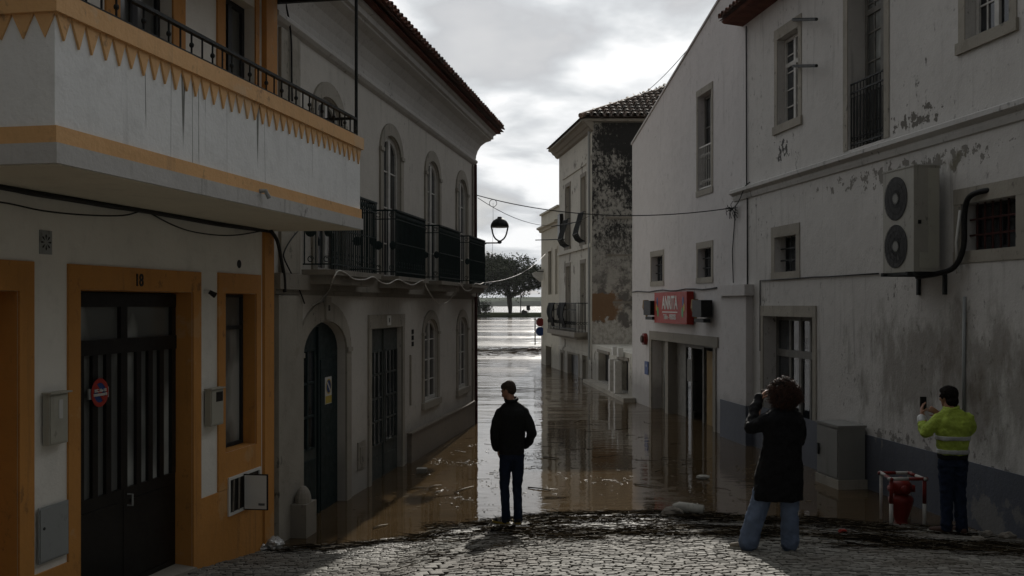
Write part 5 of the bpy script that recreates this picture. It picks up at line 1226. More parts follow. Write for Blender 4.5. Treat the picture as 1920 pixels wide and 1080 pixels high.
m = MB(); m.box((wx-.07, wy+.385, gz+1.41), (wx+.08, wy+.393, gz+1.485)); m.build('case', 'black', t)
m = MB(); m.box((wx-.065, wy+.383, gz+1.415), (wx+.075, wy+.385, gz+1.48)); m.build('screen', 'glass', t)

# ---- man in hi-vis jacket
hx, hy = 5.18, 11.76
gz = ground(hx, hy)+.012
t = thing('person', 'man in yellow high-visibility jacket with grey bands holding up a phone by the wall', 'person', (hx, hy, gz)); B = Body(t)
hc = Vector((0.0, .07, 1.605)); HR = rotm(R(30), R(-6))
m = MB(); head(m, hc, HR, .98); m.capsule((.01, 0, 1.4), (.0, .04, 1.53), .06, .055)
m.loft([(.03, 0, .86, .15, .1), (.03, 0, 1.0, .15, .1), (.03, 0, 1.2, .17, .11), (.03, 0, 1.33, .15, .09), (.02, 0, 1.41, .08, .06)])
limb(m, [(-.14, 0, 1.33), (-.255, .07, 1.2), (-.215, .28, 1.38)], (.035, .036, .028)); limb(m, [(.19, 0, 1.33), (.235, .14, 1.16), (.0, .3, 1.38)], (.035, .036, .028))
hand(m, (-.225, .29, 1.385), (.12, .1, .9), (1, 0, .1), -1, .35, 1.0); hand(m, (-.01, .31, 1.39), (-.75, .1, .45), (0, 1, 0), 1, .2, 1.0, .2, [.02, .35, .7, .8])
limb(m, [(-.06, 0, .86), (-.04, .015, .47), (-.055, 0, .08)], (.07, .045, .035)); limb(m, [(.1, 0, .86), (.11, .01, .47), (.12, -.02, .08)], (.07, .045, .035))
b_ = B.re(m, 'body', 'skin', .0075); B.bd(eyes(B, hc, HR), 'eyes', 'black', b_)
m = MB(); q = lambda x, y, z: hc+HR @ Vector((x, y, z))
m.ell(q(0, -.03, .045), (.097, .10, .095), HR); m.ell(q(0, -.055, -.04), (.088, .062, .075), HR); m.ell(q(0, .02, .085), (.078, .07, .045), HR); m.ell(q(-.07, .01, .03), (.022, .04, .05), HR); m.ell(q(.07, .01, .03), (.022, .04, .05), HR)
for k in range(60):
    a_, b2 = rnd.uniform(0, 6.28), rnd.uniform(.1, 1.2); d = Vector((math.sin(b2)*math.cos(a_)*.086, math.sin(b2)*math.sin(a_)*.09-.02, math.cos(b2)*.088+.045)); m.ell(hc+HR @ d, (.014, .016, .014), n=6, k=4)
B.re(m, 'hair', 'hair_black', .008, b_, .016, .02, 1)
m = MB()
m.loft([(.025, 0, .93, .162, .12), (.025, 0, .96, .17, .128), (.025, 0, 1.08, .182, .134), (.028, -.01, 1.22, .2, .14), (.03, -.015, 1.33, .205, .13), (.03, -.01, 1.39, .17, .105), (.02, .0, 1.44, .125, .088), (.012, .012, 1.49, .082, .08)], pw=.85)
m.capsule((-.02, 0, 1.43), (-.14, 0, 1.35), .075, .072); m.capsule((.06, 0, 1.43), (.2, 0, 1.35), .075, .072)
limb(m, [(-.14, 0, 1.355), (-.215, .02, 1.26), (-.265, .06, 1.19), (-.255, .17, 1.25), (-.235, .25, 1.33)], (.078, .074, .068, .06, .05)); limb(m, [(.205, 0, 1.36), (.25, .04, 1.25), (.235, .14, 1.16), (.12, .23, 1.26), (.03, .28, 1.34)], (.076, .072, .068, .06, .05))
jk = B.re(m, 'jacket', 'hivis', .009, None, .036, .07, 2)
def bandring(z0, z1, rx, ry, mat, name):
    m = MB(); m.loft([(.025, -.004, z0, rx, ry), (.025, -.004, z1, rx+.002, ry+.002)], 32, .85); return B.re(m, name, mat, .008, jk, .02, .07, 1)
bandring(1.115, 1.165, .198, .149, 'reflective', 'reflective_band'); bandring(.955, 1.005, .183, .141, 'reflective', 'reflective_band')
m = MB(); m.loft([(.025, 0, .885, .165, .12), (.025, 0, .945, .178, .133)], 24, .85); B.re(m, 'hem', 'jacket_dark', .009, jk, .016, .06)
m = MB(); m.capsule((-.245, .215, 1.295), (-.237, .255, 1.335), .059, .055); B.re(m, 'cuff_band', 'reflective', .008, jk)
m = MB(); m.tube([(.012+.078*math.cos(a_), .012+.078*math.sin(a_), 1.49+.015*math.sin(a_+1)) for a_ in [2*math.pi*k/20 for k in range(21)]], .02, 8); B.re(m, 'collar', 'hivis', .008, jk)
m = MB(); m.loft([(.025, 0, .80, .155, .11), (.025, 0, .9, .16, .115), (.025, 0, .93, .155, .11)])
limb(m, [(-.05, 0, .84), (-.045, .01, .65), (-.04, .02, .46), (-.045, .0, .25), (-.05, 0, .08)], (.098, .085, .072, .068, .07)); limb(m, [(.105, 0, .84), (.11, .01, .65), (.11, .015, .46), (.115, -.01, .25), (.12, -.02, .08)], (.098, .085, .072, .068, .07))
B.re(m, 'trousers', 'jeans_mid', .009, None, .034, .055, 2)
shoe(B, (-.06, .0, 0), R(55), 'shoe_brown', 'sole_white'); shoe(B, (.12, -.02, 0), R(10), 'shoe_brown', 'sole_white')
t = thing('phone', 'black phone held upright in the left hand of the man in the yellow jacket', 'phone', (hx-.19, hy+.33, gz+1.5))
x0, y0, z0 = hx-.225, hy+.325, gz+1.43
m = MB(); m.box((x0, y0, z0), (x0+.078, y0+.009, z0+.16)); m.build('case', 'black', t)
m = MB(); m.box((x0+.01, y0-.003, z0+.12), (x0+.03, y0, z0+.15)); m.build('camera_bump', 'door_black', t)

# ================================================================ STREET OBJECTS
# hydrant and its red and white guard
gx, gy = 4.98, 12.75; gz = ground(gx, gy)
t = thing('hydrant', 'dark red bulbous fire hydrant inside the red and white guard rail', 'hydrant', (gx, gy, gz))
m = MB(); m.lathe((gx, gy, gz), [(.09, -.1), (.09, .02), (.075, .05), (.085, .08), (.115, .18), (.15, .29), (.155, .34), (.13, .375), (.09, .385), (.085, .4)], 20); m.build('barrel', 'red_paint', t, smooth=True)
m = MB(); m.lathe((gx, gy, gz), [(.085, .39), (.12, .42), (.135, .47), (.13, .53), (.09, .575), (.03, .59), (.028, .61), (.01, .615)], 20); m.build('head', 'red_paint', t, smooth=True)
for dx_ in (-1, 1):
    m = MB(); c_ = Vector((gx, gy-.02, gz+.47)); m.tube([c_+Vector((dx_*.1, 0, 0)), c_+Vector((dx_*.165, -.02, 0))], .045, 10); m.build('outlet', 'red_paint', t, smooth=True)
m = MB(); c_ = Vector((gx, gy-.1, gz+.47)); m.tube([c_, c_+Vector((0, -.07, 0))], .055, 12); m.build('outlet', 'red_paint', t, smooth=True)
t = thing('guard_rail', 'low red and white banded tube frame around the hydrant', 'guard rail', (gx, gy, gz))
p0, p1 = Vector((gx-.2, gy-.2, gz)), Vector((gx+.22, gy-.2, gz)); q0, q1 = Vector((gx-.16, gy+.25, gz)), Vector((gx+.2, gy+.25, gz)); up = Vector((0, 0, .62))
for p in (p0, p1):
    m = MB(); m.tube([p-Vector((0, 0, .1)), p+up*.5], .024, 10); l = m.build('post', 'white_paint', t, smooth=True)
    m = MB(); m.tube([p+up*.5, p+up], .0245, 10); m.build('red_band', 'red_paint', l, smooth=True)
m = MB()
for p in (q0, q1): m.tube([p-Vector((0, 0, .1)), p+up], .022, 8)
m.build('rear_post', 'white_paint', t, smooth=True)
for a, b_, s_ in ((p0, p1, 0), (q0, q1, 1), (p0, q0, 1), (p1, q1, 0)):
    m = MB(); a, b_ = a+up, b_+up; m.tube([a-(b_-a).normalized()*.04, a.lerp(b_, .52)], .022, 8); m.build('rail', ('white_paint', 'red_paint')[s_ ^ 0], t, smooth=True)
    m = MB(); m.tube([a.lerp(b_, .52), b_+(b_-a).normalized()*.04], .0222, 8); m.build('rail', ('red_paint', 'white_paint')[s_], t, smooth=True)
# electrical cabinet
t = thing('street_cabinet', 'grey electrical street cabinet standing in the flood water against the right wall', 'cabinet', FR(15.45, 0, .27))
ya, yb = 15.12, 15.86; m = MB(); m.fbox(FR, ya, yb, .14, .93, .06, .48); m.fbox(FR, ya-.015, yb+.015, .93, .965, .04, .5); c_ = m.build('case', 'cabinet', t)
m = MB(); m.fbox(FR, ya+.03, yb-.03, .17, .9, .481, .495); d_ = m.build('door', 'cabinet', t)
m = MB(); m.fbox(FR, yb-.12, yb-.07, .45, .62, .496, .52); m.build('handle', 'black', d_)
m = MB(); m.fbox(FR, ya-.02, yb+.02, -.6, .139, .03, .5); m.build('base', 'stone', t)
# air conditioner
y = FR.Y; ya, yb = 13.0, 13.78; zb, zt = 3.23, 4.6
t = thing('air_conditioner', 'tall beige twin-fan air conditioner unit bracketed high on the right wall', 'air conditioner', FR(13.4, 3.2, .3))
m = MB(); m.fbox(FR, ya, yb, zb, zt, .14, .5); m.fbox(FR, ya-.008, yb+.008, zt, zt+.02, .13, .508); cs = m.build('case', 'ac', t)
for zc in (3.58, 4.22):
    q = disc(FR, (ya+yb)/2+.05, zc, .5005, 0, .29, .004); fn = q.build('fan', 'door_black', cs)
    q = MB(); c_ = FR((ya+yb)/2+.05, zc, .512)
    for r_ in (.12, .21, .29): q.tube([c_+(FR.u*math.cos(k*math.pi/14)+Z*math.sin(k*math.pi/14))*r_ for k in range(29)], .0025, 4)
    for k in range(16): a_ = k*math.pi/8; d_ = FR.u*math.cos(a_)+Z*math.sin(a_); q.tube([c_+d_*.06, c_+d_*.29], .002, 4)
    q.build('fan_grille', 'iron', fn)
    disc(FR, (ya+yb)/2+.05, zc, .506, 0, .075, .004).build('fan_hub', 'cabinet', fn)
m = MB(); m.fbox(FR, ya-.003, ya, zb+.08, zt-.02, .145, .3); m.fbox(FR, ya-.006, ya-.0005, zb+.05, zb+.25, .16, .42); m.build('side_panel', 'box_plastic', cs)
m = MB(); m.fbox(FR, ya-.012, ya-.001, zt-.75, zt-.7, .4, .44); m.build('badge', 'black', cs)
m = MB()
for yy in (ya+.05, yb-.1): m.fbox(FR, yy, yy+.05, zb-.05, zb-.001, 0, .56); m.fbox(FR, yy, yy+.05, zb-.3, zb-.05, 0, .04)
m.fbox(FR, ya-.02, yb+.02, zb-.04, zb-.005, .45, .5); m.build('bracket', 'iron', t)
m = MB(); m.tube(smoothpath([FR(ya+.35, zb-.06, .25), FR(ya-.05, zb-.03, .2), FR(ya-.3, zb+.05, .12), FR(ya-.42, zb+.3, .07), FR(ya-.44, zb+.7, .07), FR(ya-.52, zb+.9, .07), FR(ya-.75, zb+.96, .05), FR(ya-.95, zb+.97, -.1)]), .035, 10)
o_ = m.build('insulated_pipe', 'black', t, smooth=True)
# street lamp on bracket from the cream house
lp = Vector((-.29, 23.4, 4.55)); t = thing('street_lamp', 'black teardrop street lamp on a bracket at the corner of the cream house', 'street lamp', tuple(lp))
k = 23.4/FOC
m = MB(); base = lp+Vector((0, 0, -.28-.02)); m.tube([FW(23.5, base.z+0.0, .05), base], .018, 8); m.tube([FW(23.5, base.z-.15, .04), base+Vector((-.3, 0, -.01))], .01, 6); m.ell(base+Vector((0, 0, .02)), (.05, .05, .045)); m.build('bracket', 'iron', t, smooth=True)
m = MB()
for a_ in (0, math.pi):
    d = Vector((math.cos(a_), math.sin(a_), 0)); m.tube(smoothpath([base+Vector((0, 0, .05))+d*.03, base+Vector((0, 0, .1))+d*.1, base+Vector((0, 0, .2))+d*.155, base+Vector((0, 0, .4))+d*.2]), .019, 6)
m.build('frame', 'iron', t, smooth=True)
m = MB(); m.lathe(base, [(.205, .385), (.215, .4), (.205, .45), (.16, .52), (.09, .565), (.06, .575), (.05, .61), (.01, .615)], 20); m.build('hood', 'iron', t, smooth=True)
m = MB(); m.lathe(base, [(.19, .36), (.19, .384)], 20); m.build('lamp_plate', 'frame_grey', t)
# festoon cable and wires
def cable(pts, r, mat, name, label, cat='cable', group=None, sm=True, n=6):
    m = MB(); P = smoothpath(pts) if sm else [Vector(p) for p in pts]; m.tube(P, r, n)
    P0 = Vector(pts[0]); return tag(m.build(name, mat, None, P0, smooth=True), label, cat, group)
def fp(F, px, py, o_=.1): yy = F.Y(px, o_); return F(yy, zat(yy+o_*F.n.y, py), o_)
cable([fp(FW, p, q, o_) for p, q, o_ in ((585, 573, .06), (600, 563, .06), (616, 545, .1), (624, 525, .42), (634, 508, .45), (648, 512, .45), (664, 523, .45), (684, 524, .45), (700, 519, .45), (714, 529, .45), (728, 532, .45), (746, 524, .45), (762, 531, .45), (775, 534, .45), (793, 526, .45), (800, 540, .3), (814, 562, .2), (826, 571, .15), (842, 564, .2), (852, 548, .3), (860, 531, .45), (872, 544, .4), (884, 543, .4), (890, 532, .45), (900, 533, .45), (906, 530, .45))], .009, 'wire_white', 'festoon_cable', 'white cable looping along the bottoms of the iron balconies of the cream house')
cable([fp(FO, p, q, .03) for p, q in ((-200, 318), (0, 350), (60, 362), (130, 373), (200, 385), (262, 394), (330, 406), (400, 419), (450, 426), (505, 433))], .024, 'wire', 'cable_bundle', 'thick black cable bundle along the top of the orange-trimmed wall under its balcony')
cable([fp(FO, p, q, .035) for p, q in ((-100, 375), (0, 379), (80, 395), (160, 403), (230, 404), (262, 396))], .007, 'wire', 'cable', 'thin slack cable sagging below the bundle over the garage door, left end')
cable([fp(FO, p, q, .035) for p, q in ((275, 396), (320, 420), (360, 434), (410, 441), (450, 440), (495, 432))], .007, 'wire', 'cable', 'thin slack cable sagging below the bundle between garage door and orange corner strip')
cable([fp(FW, p, q, .1) for p, q in ((508, 433), (520, 452), (528, 490), (533, 520), (534, 548))], .022, 'wire', 'cable', 'thick black cable end hanging down beside the orange corner strip')
cable([fp(FW, p, q, .09) for p, q in ((560, 432), (545, 450), (533, 472), (533, 485), (545, 510), (560, 540), (571, 569))], .009, 'wire', 'cable', 'thin dark cable crossing the stone pilaster and hanging to the arched door')
cable([fp(FW, p, q, .06) for p, q in ((532, -10), (545, 60), (547, 150), (548, 190))], .012, 'wire', 'cable', 'thin black cable hanging down the upper wall behind the orange balcony railing')
# wires over the street
P = fp(FW, 894, 366, .05); Q = fp(FR, 1372, 390, .05); pts = sag(P, Q, .30, 20); m = MB(); m.tube(pts, .011, 5)
tag(m.build('overhead_wire', 'wire', None, P, smooth=True), 'dark wire slung across the flooded street from the cream house to the shop house', 'wire', None)
P2 = fp(FW, 896, 371, .05); pts = sag(P2, fp(FD, 1105, 405, .3), .5, 16); m = MB(); m.tube(pts, .008, 4); tag(m.build('overhead_wire', 'wire', None, P2), 'thinner slack wire dipping from the lamp corner to the weathered house', 'wire')
m = MB(); c_ = FR(FR.Y(1379), zat(FR.Y(1379), 392), .06)
for k in range(16):
    a_ = rnd.uniform(0, 6.28); d_ = FR.u*math.cos(a_)+Z*math.sin(a_)*.8; l_ = rnd.uniform(.12, .38); m.tube(smoothpath([c_, c_+d_*l_*.5+FR.n*rnd.uniform(0, .08), c_+d_*l_+Vector((0, 0, -rnd.uniform(0, .12)))], 3), .008, 4)
m.tube(smoothpath([c_, FR(FR.Y(1392), zat(FR.Y(1392), 378), .08), FR(FR.Y(1408), zat(FR.Y(1408), 350), .12), FR(FR.Y(1415), zat(FR.Y(1415), 342), .1)]), .012, 5)
tag(m.build('wire_tangle', 'wire', None, c_), 'tangle of dark wires on the wall where the street wire ends below the band', 'wire')
m = MB(); c_ = Vector((-.46, 24.2, zat(24.2, 381))); m.tube([c_+Vector((.09*math.cos(a_), .05*math.sin(a_), .095*math.sin(a_))) for a_ in [k*.45 for k in range(32)]], .007, 5)
m.tube([c_, c_+Vector((0, 0, -.5)), c_+Vector((-.03, 0, -1.6))], .005, 4)
tag(m.build('wire_coil', 'wire', None, c_), 'small coil of spare wire hanging from the overhead wire above the lamp', 'wire')
P = fp(FW, 905, 530, .4); Q = Vector((.95, 42.9, zat(42.9, 470))); m = MB(); m.tube(sag(P, Q+Vector((1.0, 1.5, .6)), .45, 16), .005, 5); tag(m.build('overhead_wire', 'wire_white', None, P), 'pale wire running from the last balcony towards the far cream house', 'wire')
P = fp(FD, 1160, 197, 0); P = Vector((5.0, 40.5, 11.4)); Q = fp(FR, 1300, 85, 0)+Vector((.6, 2, 0)); P = Vector((4.55, 41, zat(41, 198))); m = MB(); m.tube(sag(P, FR(23.4, 9.02, -.05), .25, 14), .009, 4); tag(m.build('overhead_wire', 'wire', None, P), 'faint wire rising over the tiled roof of the weathered house', 'wire')

# ================================================================ DEBRIS
def floor(x, y_): return max(ground(x, y_), 0)
m = MB()
def stick(mb, x, y_, L_, r, a_, lift=0, bend=.1, tilt=0):
    d = Vector((math.cos(a_), math.sin(a_), 0)); P = []
    for i in range(4):
        t_ = i/3-.5; px_, py_ = x+d.x*L_*t_-d.y*bend*L_*(t_*t_), y_+d.y*L_*t_+d.x*bend*L_*(t_*t_)
        P.append(Vector((px_, py_, floor(px_, py_)+.02+lift+tilt*t_*L_)))
    mb.tube(P, r, 3, r*.6, False)
def reedpos():
    k = rnd.random()
    if k < .38:   # band on the waterline, right half
        x = rnd.uniform(.0, 5.4); y_ = shore(x)-abs(rnd.gauss(.0, .55))+.04
    elif k < .78: # second band a metre further up the street
        x = rnd.uniform(-1.1, 5.7); f = min(1, max(0, (x+1.3)/2.3)); y_ = shore(x)-2.45*f-.15*math.sin(x*2.2)+rnd.gauss(0, .3)
    elif k < .9:  # thin scatter left of the man
        x = rnd.uniform(-2.6, .6); y_ = shore(x)-abs(rnd.gauss(0, .22))+.03
    else:
        x = rnd.uniform(-1, 5.6); y_ = shore(x)-rnd.uniform(0, 3.2)
    return x, y_
for k in range(24000):
    x, y_ = reedpos()
    if abs(x+.0) < .26 and abs(y_-12.3) < .3: continue
    if noise.noise(Vector((x*1.1, y_*2.6, 5)))+.55*noise.noise(Vector((x*3.2, y_*7, 8))) < -.12: continue
    stick(m, x, y_, rnd.choice((.04, .07, .1, .15, .22, .42))*rnd.uniform(.7, 1.4), rnd.uniform(.0012, .0038), rnd.gauss(0, .45)+.08*math.sin(x), rnd.uniform(0, .018), rnd.uniform(-.3, .3), rnd.uniform(-.12, .12))
o_ = m.build('washed_up_reeds', 'reed', None, (1.5, 12, 0)); o_['kind'] = 'stuff'; o_['label'] = 'dark mass of wet reeds and twigs washed up along the water edge'; o_['category'] = 'debris'
m = MB()
for k in range(500):
    x, y_ = reedpos(); stick(m, x, y_, rnd.uniform(.03, .25), rnd.uniform(.0015, .003), rnd.gauss(0, .6), .02, rnd.uniform(-.3, .3), rnd.uniform(-.1, .1))
for k in range(420):
    x = rnd.uniform(-2, 4.5); y_ = 13.5+abs(rnd.gauss(0, 1))*3.2
    if x < -4.4+.155*y_ or x > 7.2-.139*y_: continue
    if noise.noise(Vector((x*.5, y_*.35, 9))) < .02: continue
    a_ = rnd.gauss(0, .7); m.tube([Vector((x, y_, .006)), Vector((x+math.cos(a_)*rnd.uniform(.01, .07), y_+math.sin(a_)*.05, .008))], rnd.uniform(.0012, .003), 3, None, False)
o_ = m.build('floating_straw', 'reed_pale', None, (1.5, 14, 0)); o_['kind'] = 'stuff'; o_['label'] = 'scattered pale bits of straw and reed on the street edge and on the flood water'; o_['category'] = 'debris'
m = MB()
for k in range(3600):
    c1 = rnd.choice(((.6, 17.0, 1.3, 1.4), (1.9, 17.8, 1.2, 1.2), (1.2, 19.5, 1.0, 1.3), (-.9, 15.2, .7, 1.3), (-1.3, 17.2, .5, 1.2), (3.0, 16, .9, 1.0))); x, y_ = rnd.gauss(c1[0], c1[2]), rnd.gauss(c1[1], c1[3])
    if y_ < shore(x)+.25 or x < -4.3+.155*y_ or x > 7.2-.139*y_: continue
    if noise.noise(Vector((x*1.6, y_*1.1, 31))) < .08: continue
    a_ = rnd.gauss(0, .9); l_ = rnd.choice((.012, .02, .03, .05, .22 if k % 9 == 0 else .02))*rnd.uniform(.6, 1.5); bd = rnd.uniform(-.25, .25)*l_
    d = Vector((math.cos(a_), math.sin(a_), 0)); n_ = Vector((-d.y, d.x, 0)); p = Vector((x, y_, .004)); m.tube([p, p+d*l_*.5+n_*bd+Vector((0, 0, .004)), p+d*l_], rnd.uniform(.0018, .0042), 3, None, False)
o_ = m.build('floating_straw_bits', 'wet_straw', None, (1, 17, 0)); o_['kind'] = 'stuff'; o_['label'] = 'fine glistening scraps of straw gathered in patches on the brown water'; o_['category'] = 'debris'
m = MB()
for k in range(45):
    x, y_ = rnd.uniform(-1.2, 3.2), rnd.uniform(14.2, 24)
    if x < -4.3+.155*y_ or x > 7.0-.139*y_: continue
    a_ = rnd.gauss(0, .6); l_ = rnd.uniform(.1, .5); d = Vector((math.cos(a_), math.sin(a_), 0)); n_ = Vector((-d.y, d.x, 0)); p = Vector((x, y_, .005)); bd = rnd.uniform(-.2, .2)*l_
    m.tube([p, p+d*l_*.5+n_*bd, p+d*l_], .004, 4, .002, False)
for k in range(1500):
    x = rnd.uniform(-8, 20); y_ = 60+rnd.gauss(0, 2.6)+2*math.sin(x*.3); m.tube([Vector((x, y_, .0)), Vector((x+rnd.uniform(.1, .6), y_+rnd.uniform(-.1, .1), .01))], rnd.uniform(.008, .022), 3, None, False)
o_ = m.build('floating_twigs', 'reed', None, (1, 17, 0)); o_['kind'] = 'stuff'; o_['label'] = 'rafts of dark twigs drifting on the brown flood water'; o_['category'] = 'debris'
# floating sticks one can count
def wpt(px, py): Yw = CZ*FOC/(py-571); return Vector(((px-960)/FOC*Yw, Yw, .012))
for (a, b_, mat, lb) in (((770, 918), (800, 915), 'reed_pale', 'pale reed stalk afloat in front of the grey-green double door'),
        ((806, 915), (828, 911), 'reed_pale', 'short pale reed stalk afloat beside the longer one before the double door'),
        ((852, 925), (888, 913), 'reed_pale', 'slanting pale stalk afloat by the edge of the sky reflection'),
        ((700, 992), (727, 985), 'reed_pale', 'thin pale stalk afloat alone on the brown water near the arched door'),
        ((990, 915), (1032, 921), 'reed', 'dark stick floating to the right behind the man'),
        ((1018, 858), (1048, 861), 'reed', 'dark branch floating in the bright reflection right of the man'),
        ((1190, 909), (1240, 915), 'reed_pale', 'long pale reed floating in the middle of the street'),
        ((965, 731), (1012, 729), 'reed', 'long dark branch floating beyond the head of the man')):
    A_, B_ = wpt(*a), wpt(*b_); q = MB(); q.tube([A_, A_.lerp(B_, .5)+Vector((0, .02, .006)), B_], .011, 5, .006); tag(q.build('floating_stick', mat, None, A_, smooth=True), lb, 'stick', 'sticks floating on the flood water')
def lump(name, c_, r, mat, label, cat, disp=.3, rot=0, group=None, sub=3):
    import bmesh
    bm = bmesh.new(); bmesh.ops.create_icosphere(bm, subdivisions=sub, radius=1); sd_ = rnd.uniform(0, 99)
    for v in bm.verts:
        n_ = v.co.copy(); k_ = 1+disp*noise.noise(n_*1.7+Vector((sd_, 0, 0)))+disp*.5*noise.noise(n_*4+Vector((0, sd_, 0)))
        v.co = Vector((n_.x*r[0], n_.y*r[1], n_.z*r[2]))*k_
    me = bpy.data.meshes.new(name); bm.to_mesh(me); bm.free(); me.materials.append(M[mat]); o = bpy.data.objects.new(name, me); COL.objects.link(o); o.location = c_; o.rotation_euler[2] = rot
    return tag(o, label, cat, group)
c_ = wpt(792, 886); t = thing('plastic_crate', 'small dirty white plastic basket floating tilted in front of the double door', 'basket', tuple(c_)); q = MB(); q.box((c_.x-.09, c_.y-.07, -.02), (c_.x+.07, c_.y+.07, .075)); q.build('tub', 'foam', t)
q = MB(); 
for k in range(3): q.box((c_.x-.1, c_.y-.08, .015+k*.022), (c_.x+.08, c_.y+.08, .022+k*.022))
q.build('rib', 'rubble', t)
c_ = wpt(1318, 898); lump('foam_block', c_+Vector((0, 0, .02)), (.11, .07, .035), 'foam', 'flat pale foam block floating before the shop side of the street', 'debris', .25)
c_ = Vector((1.95, 13.1, 0)); gz = floor(c_.x+.3, c_.y)
t = thing('plastic_bottle', 'large crushed translucent bottle lying on the reeds at the water edge', 'bottle', (2.3, 13.05, gz)); q = MB(); q.tube([Vector((2.12, 13.12, gz+.09)), Vector((2.2, 13.1, gz+.1)), Vector((2.36, 13.06, gz+.09)), Vector((2.5, 13.0, gz+.08))], [.05, .075, .07, .07], 12)
for k in range(4): q.tube([Vector((2.25+k*.06, 13.09-k*.015, gz+.09))+Vector((0, math.cos(a_)*.075, math.sin(a_)*.075)) for a_ in [i*math.pi/6 for i in range(13)]], .006, 4)
q.build('bottle_body', 'foam', t, smooth=True); q = MB(); q.tube([Vector((2.07, 13.13, gz+.08)), Vector((2.12, 13.12, gz+.09))], .03, 8); q.build('cap', 'rubble', t)
lump('stone', (2.08, 12.9, floor(2.08, 12.9)+.05), (.14, .09, .075), 'rubble', 'pale rounded stone beside the crushed bottle at the water edge', 'stone', .3)
for k, (x, y_, r_, lb) in enumerate(((5.75, 11.55, .07, 'grey stone against the plinth nearest the camera, below the man in yellow'), (5.68, 11.9, .05, 'small grey stone next to the blue-grey plinth behind the larger one'), (5.1, 10.9, .06, 'low stone lying on the cobbles in front of the man in yellow'))):
    lump('stone', (x, y_, floor(x, y_)+r_*.4), (r_*1.3, r_, r_*.8), 'rubble', lb, 'stone', .35)
c_ = Vector((-2.68, 11.28, 0)); lump('crumpled_bag', (c_.x, c_.y, floor(c_.x, c_.y)+.075), (.09, .07, .085), 'bag', 'crumpled silvery plastic bag at the foot of the orange corner', 'bag', .55, .4, None, 3)
lump('crumpled_bag', (c_.x-.13, c_.y-.05, floor(c_.x, c_.y)+.035), (.05, .05, .05), 'bag', 'smaller torn piece of silvery bag left of the bigger one at the orange corner', 'bag', .6, 1, None, 3)
lump('red_cloth', (3.72, 11.2, floor(3.72, 11.2)+.03), (.05, .03, .03), 'sign_red', 'small red rag lying in the reeds right of the woman', 'rag', .5)
lump('drifting_barrel', (1.35, 61, .06), (.42, .2, .08), 'rust', 'dull red object drifting in the raft of debris out on the water', 'debris', .3)

# ================================================================ TREES ON THE BANK
def tree(x, y_, h_, wd, seed, label, lean=0, zb=.9, trunk=.35, leaves=5200, ls=.42, forky=.28):
    rr = random.Random(seed); t = thing('tree', label, 'tree', (x, y_, zb), group='trees on the river bank')
    m = MB(); tips = []
    def grow(p, d, L_, r, lv):
        P = [p]; n = 4
        for i in range(n):
            d = (d+Vector((rr.uniform(-.13, .13), rr.uniform(-.13, .13), rr.uniform(-.02, .1)))).normalized(); P.append(P[-1]+d*L_/n)
        m.tube(P, r, 6, r*.62, False)
        if lv >= 2: tips.extend(P[2:])
        if lv >= 4: return
        for i in range(rr.choice((2, 3)) if lv else 4):
            a_ = rr.uniform(0, 6.28); s_ = rr.uniform(.45, .95) if lv else rr.uniform(.5, 1.0)
            nd = (d+Vector((math.cos(a_)*s_*1.25*wd/h_, math.sin(a_)*s_*1.25*wd/h_, rr.uniform(-.15, .1)))).normalized()
            if nd.z < .02: nd.z = .05
            grow(P[-1], nd, L_*rr.uniform(.62, .86), r*.62, lv+1)
    grow(Vector((x, y_, zb-.6)), Vector((lean, 0, 1)).normalized(), h_*forky, trunk, 0)
    top = max(p.z for p in tips); f = (zb+h_*.93)/top
    b0 = Vector((x, y_, zb)); sc = lambda p: b0+Vector(((p.x-x)*1.0, (p.y-y_)*1.0, (p.z-zb)*(h_*.93)/(top-zb)))
    ex = sorted(abs(p.x-x) for p in tips)[int(len(tips)*.93)]; kx = wd/2/ex
    sc = lambda p: b0+Vector(((p.x-x)*(1+(kx-1)*min(1, max(0, (p.z-zb)/(top*.4)))), (p.y-y_)*(1+(kx-1)*min(1, max(0, (p.z-zb)/(top*.4)))), (p.z-zb)*(h_*.93)/(top-zb)))
    m.v = [sc(p) for p in m.v]; tips = [sc(p) for p in tips]
    m.build('trunk', 'bark', t)
    c_ = MB(); cl = []
    for p in tips:
        if rr.random() < .8: cl.append((p, rr.uniform(.55, 1.25)))
    for k in range(int(leaves/150)):
        a_ = rr.uniform(0, 6.28); zz = rr.uniform(.33, .97); pr_ = (1-((zz-.66)/.36)**2); rad = wd/2*math.sqrt(max(.05, pr_))*rr.uniform(.55, 1.0)
        cl.append((b0+Vector((math.cos(a_)*rad, math.sin(a_)*rad, h_*zz)), rr.uniform(.8, 1.7)))
    for k in range(leaves):
        p, s_ = rr.choice(cl); q = p+Vector((rr.gauss(0, .75), rr.gauss(0, .75), rr.gauss(0, .42)))*s_
        u = Vector((rr.gauss(0, 1), rr.gauss(0, 1), rr.gauss(0, .6))).normalized(); v = u.orthogonal().normalized(); v = (Matrix.Rotation(rr.uniform(0, 6.28), 3, u) @ v); z_ = ls*rr.uniform(.5, 1.3)
        c_.add([q-u*z_*.5, q+v*z_*.32, q+u*z_*.5, q-v*z_*.32], [(0, 1, 2, 3)])
    c_.build('crown', 'leaf', t)
tree(-.4, 221, 12.6, 14.5, 11, 'broad dark tree in the middle of the far river bank, trunk forking low', .0, leaves=21000, ls=.44, trunk=.45, forky=.22)
tree(-7.2, 220, 12.9, 14, 23, 'dark tree leaning left at the edge of the cream house on the far bank', -.18, leaves=21000, ls=.44, trunk=.5, forky=.24)
tree(11.5, 224, 12.0, 11, 31, 'tree on the far bank mostly hidden behind the houses on the right', .05, leaves=4000)
tree(-19, 222, 12.5, 12, 41, 'tree on the far bank hidden behind the cream house', .05, leaves=4000)
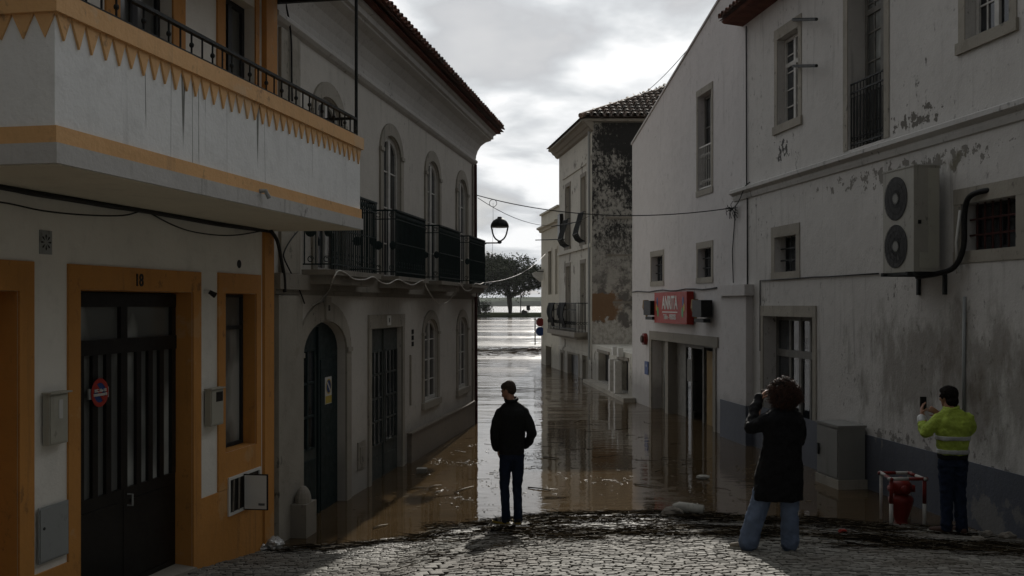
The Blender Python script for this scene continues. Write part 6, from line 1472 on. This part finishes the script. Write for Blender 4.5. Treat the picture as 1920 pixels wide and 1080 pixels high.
def bush(x, y_, r_, z_, label):
    rr = random.Random(int(x*7)+99); m = MB()
    for k in range(900):
        d = Vector((rr.gauss(0, .45), rr.gauss(0, .4), rr.gauss(0, .4)))*r_; q = Vector((x, y_, z_))+d; u = Vector((rr.gauss(0, 1), rr.gauss(0, 1), rr.gauss(0, 1))).normalized(); v = u.orthogonal().normalized(); s_ = .35*rr.uniform(.5, 1.2); m.add([q-u*s_*.5, q+v*s_*.3, q+u*s_*.5, q-v*s_*.3], [(0, 1, 2, 3)])
    t = thing('bush', label, 'bush', (x, y_, z_-r_*.5)); m.build('foliage', 'leaf', t); m = MB(); m.tube([Vector((x, y_, .3)), Vector((x, y_, z_))], .08, 5); m.build('stem', 'bark', t)
bush(-5.9, 218.5, 1.6, 2.0, 'small round dark bush at the foot of the leaning tree')
t = thing('lamp_post', 'slim dark post standing on the far bank right of the forked tree', 'post', (1.95, 222, .8)); m = MB(); m.tube([Vector((1.95, 222, .5)), Vector((1.95, 222, 6.5))], .13, 6, .08); m.build('pole', 'iron', t); m = MB(); m.ell((1.95, 222, 6.6), (.3, .3, .15), n=8, k=6); m.build('head', 'iron', t)
t = thing('bank_sign', 'small dark rectangular sign board on a post on the far bank', 'sign', (3.6, 220, .8)); m = MB(); m.box((3.55, 220, .5), (3.65, 220.1, 2.4)); m.build('post', 'iron', t); m = MB(); m.box((3.2, 219.95, 1.5), (4.0, 220, 2.6)); m.build('board', 'iron', t)
for k, (x, h_) in enumerate(((2.5, .55), (3.0, .4))): lump('boulder', (x, 219, 1.1), (.4, .3, h_), 'bark', ('taller' if k == 0 else 'lower')+' of two dark boulders between post and sign board on the far bank', 'boulder', .3)

# ================================================================ HAZE
m = MB(); m.box((-900, -60, -4), (900, 1900, 45)); hz = m.build('haze', 'dark_fill'); struct(hz, 'stuff')
hm = bpy.data.materials.new('river_haze'); hm.use_nodes = True; t_ = hm.node_tree; t_.nodes.clear()
vo = t_.nodes.new('ShaderNodeVolumePrincipled'); ou = t_.nodes.new('ShaderNodeOutputMaterial'); t_.links.new(vo.outputs[0], ou.inputs['Volume'])
vo.inputs['Color'].default_value = (.86, .9, .92, 1); vo.inputs['Density'].default_value = .00007; vo.inputs['Anisotropy'].default_value = .3
hz.data.materials.clear(); hz.data.materials.append(hm)
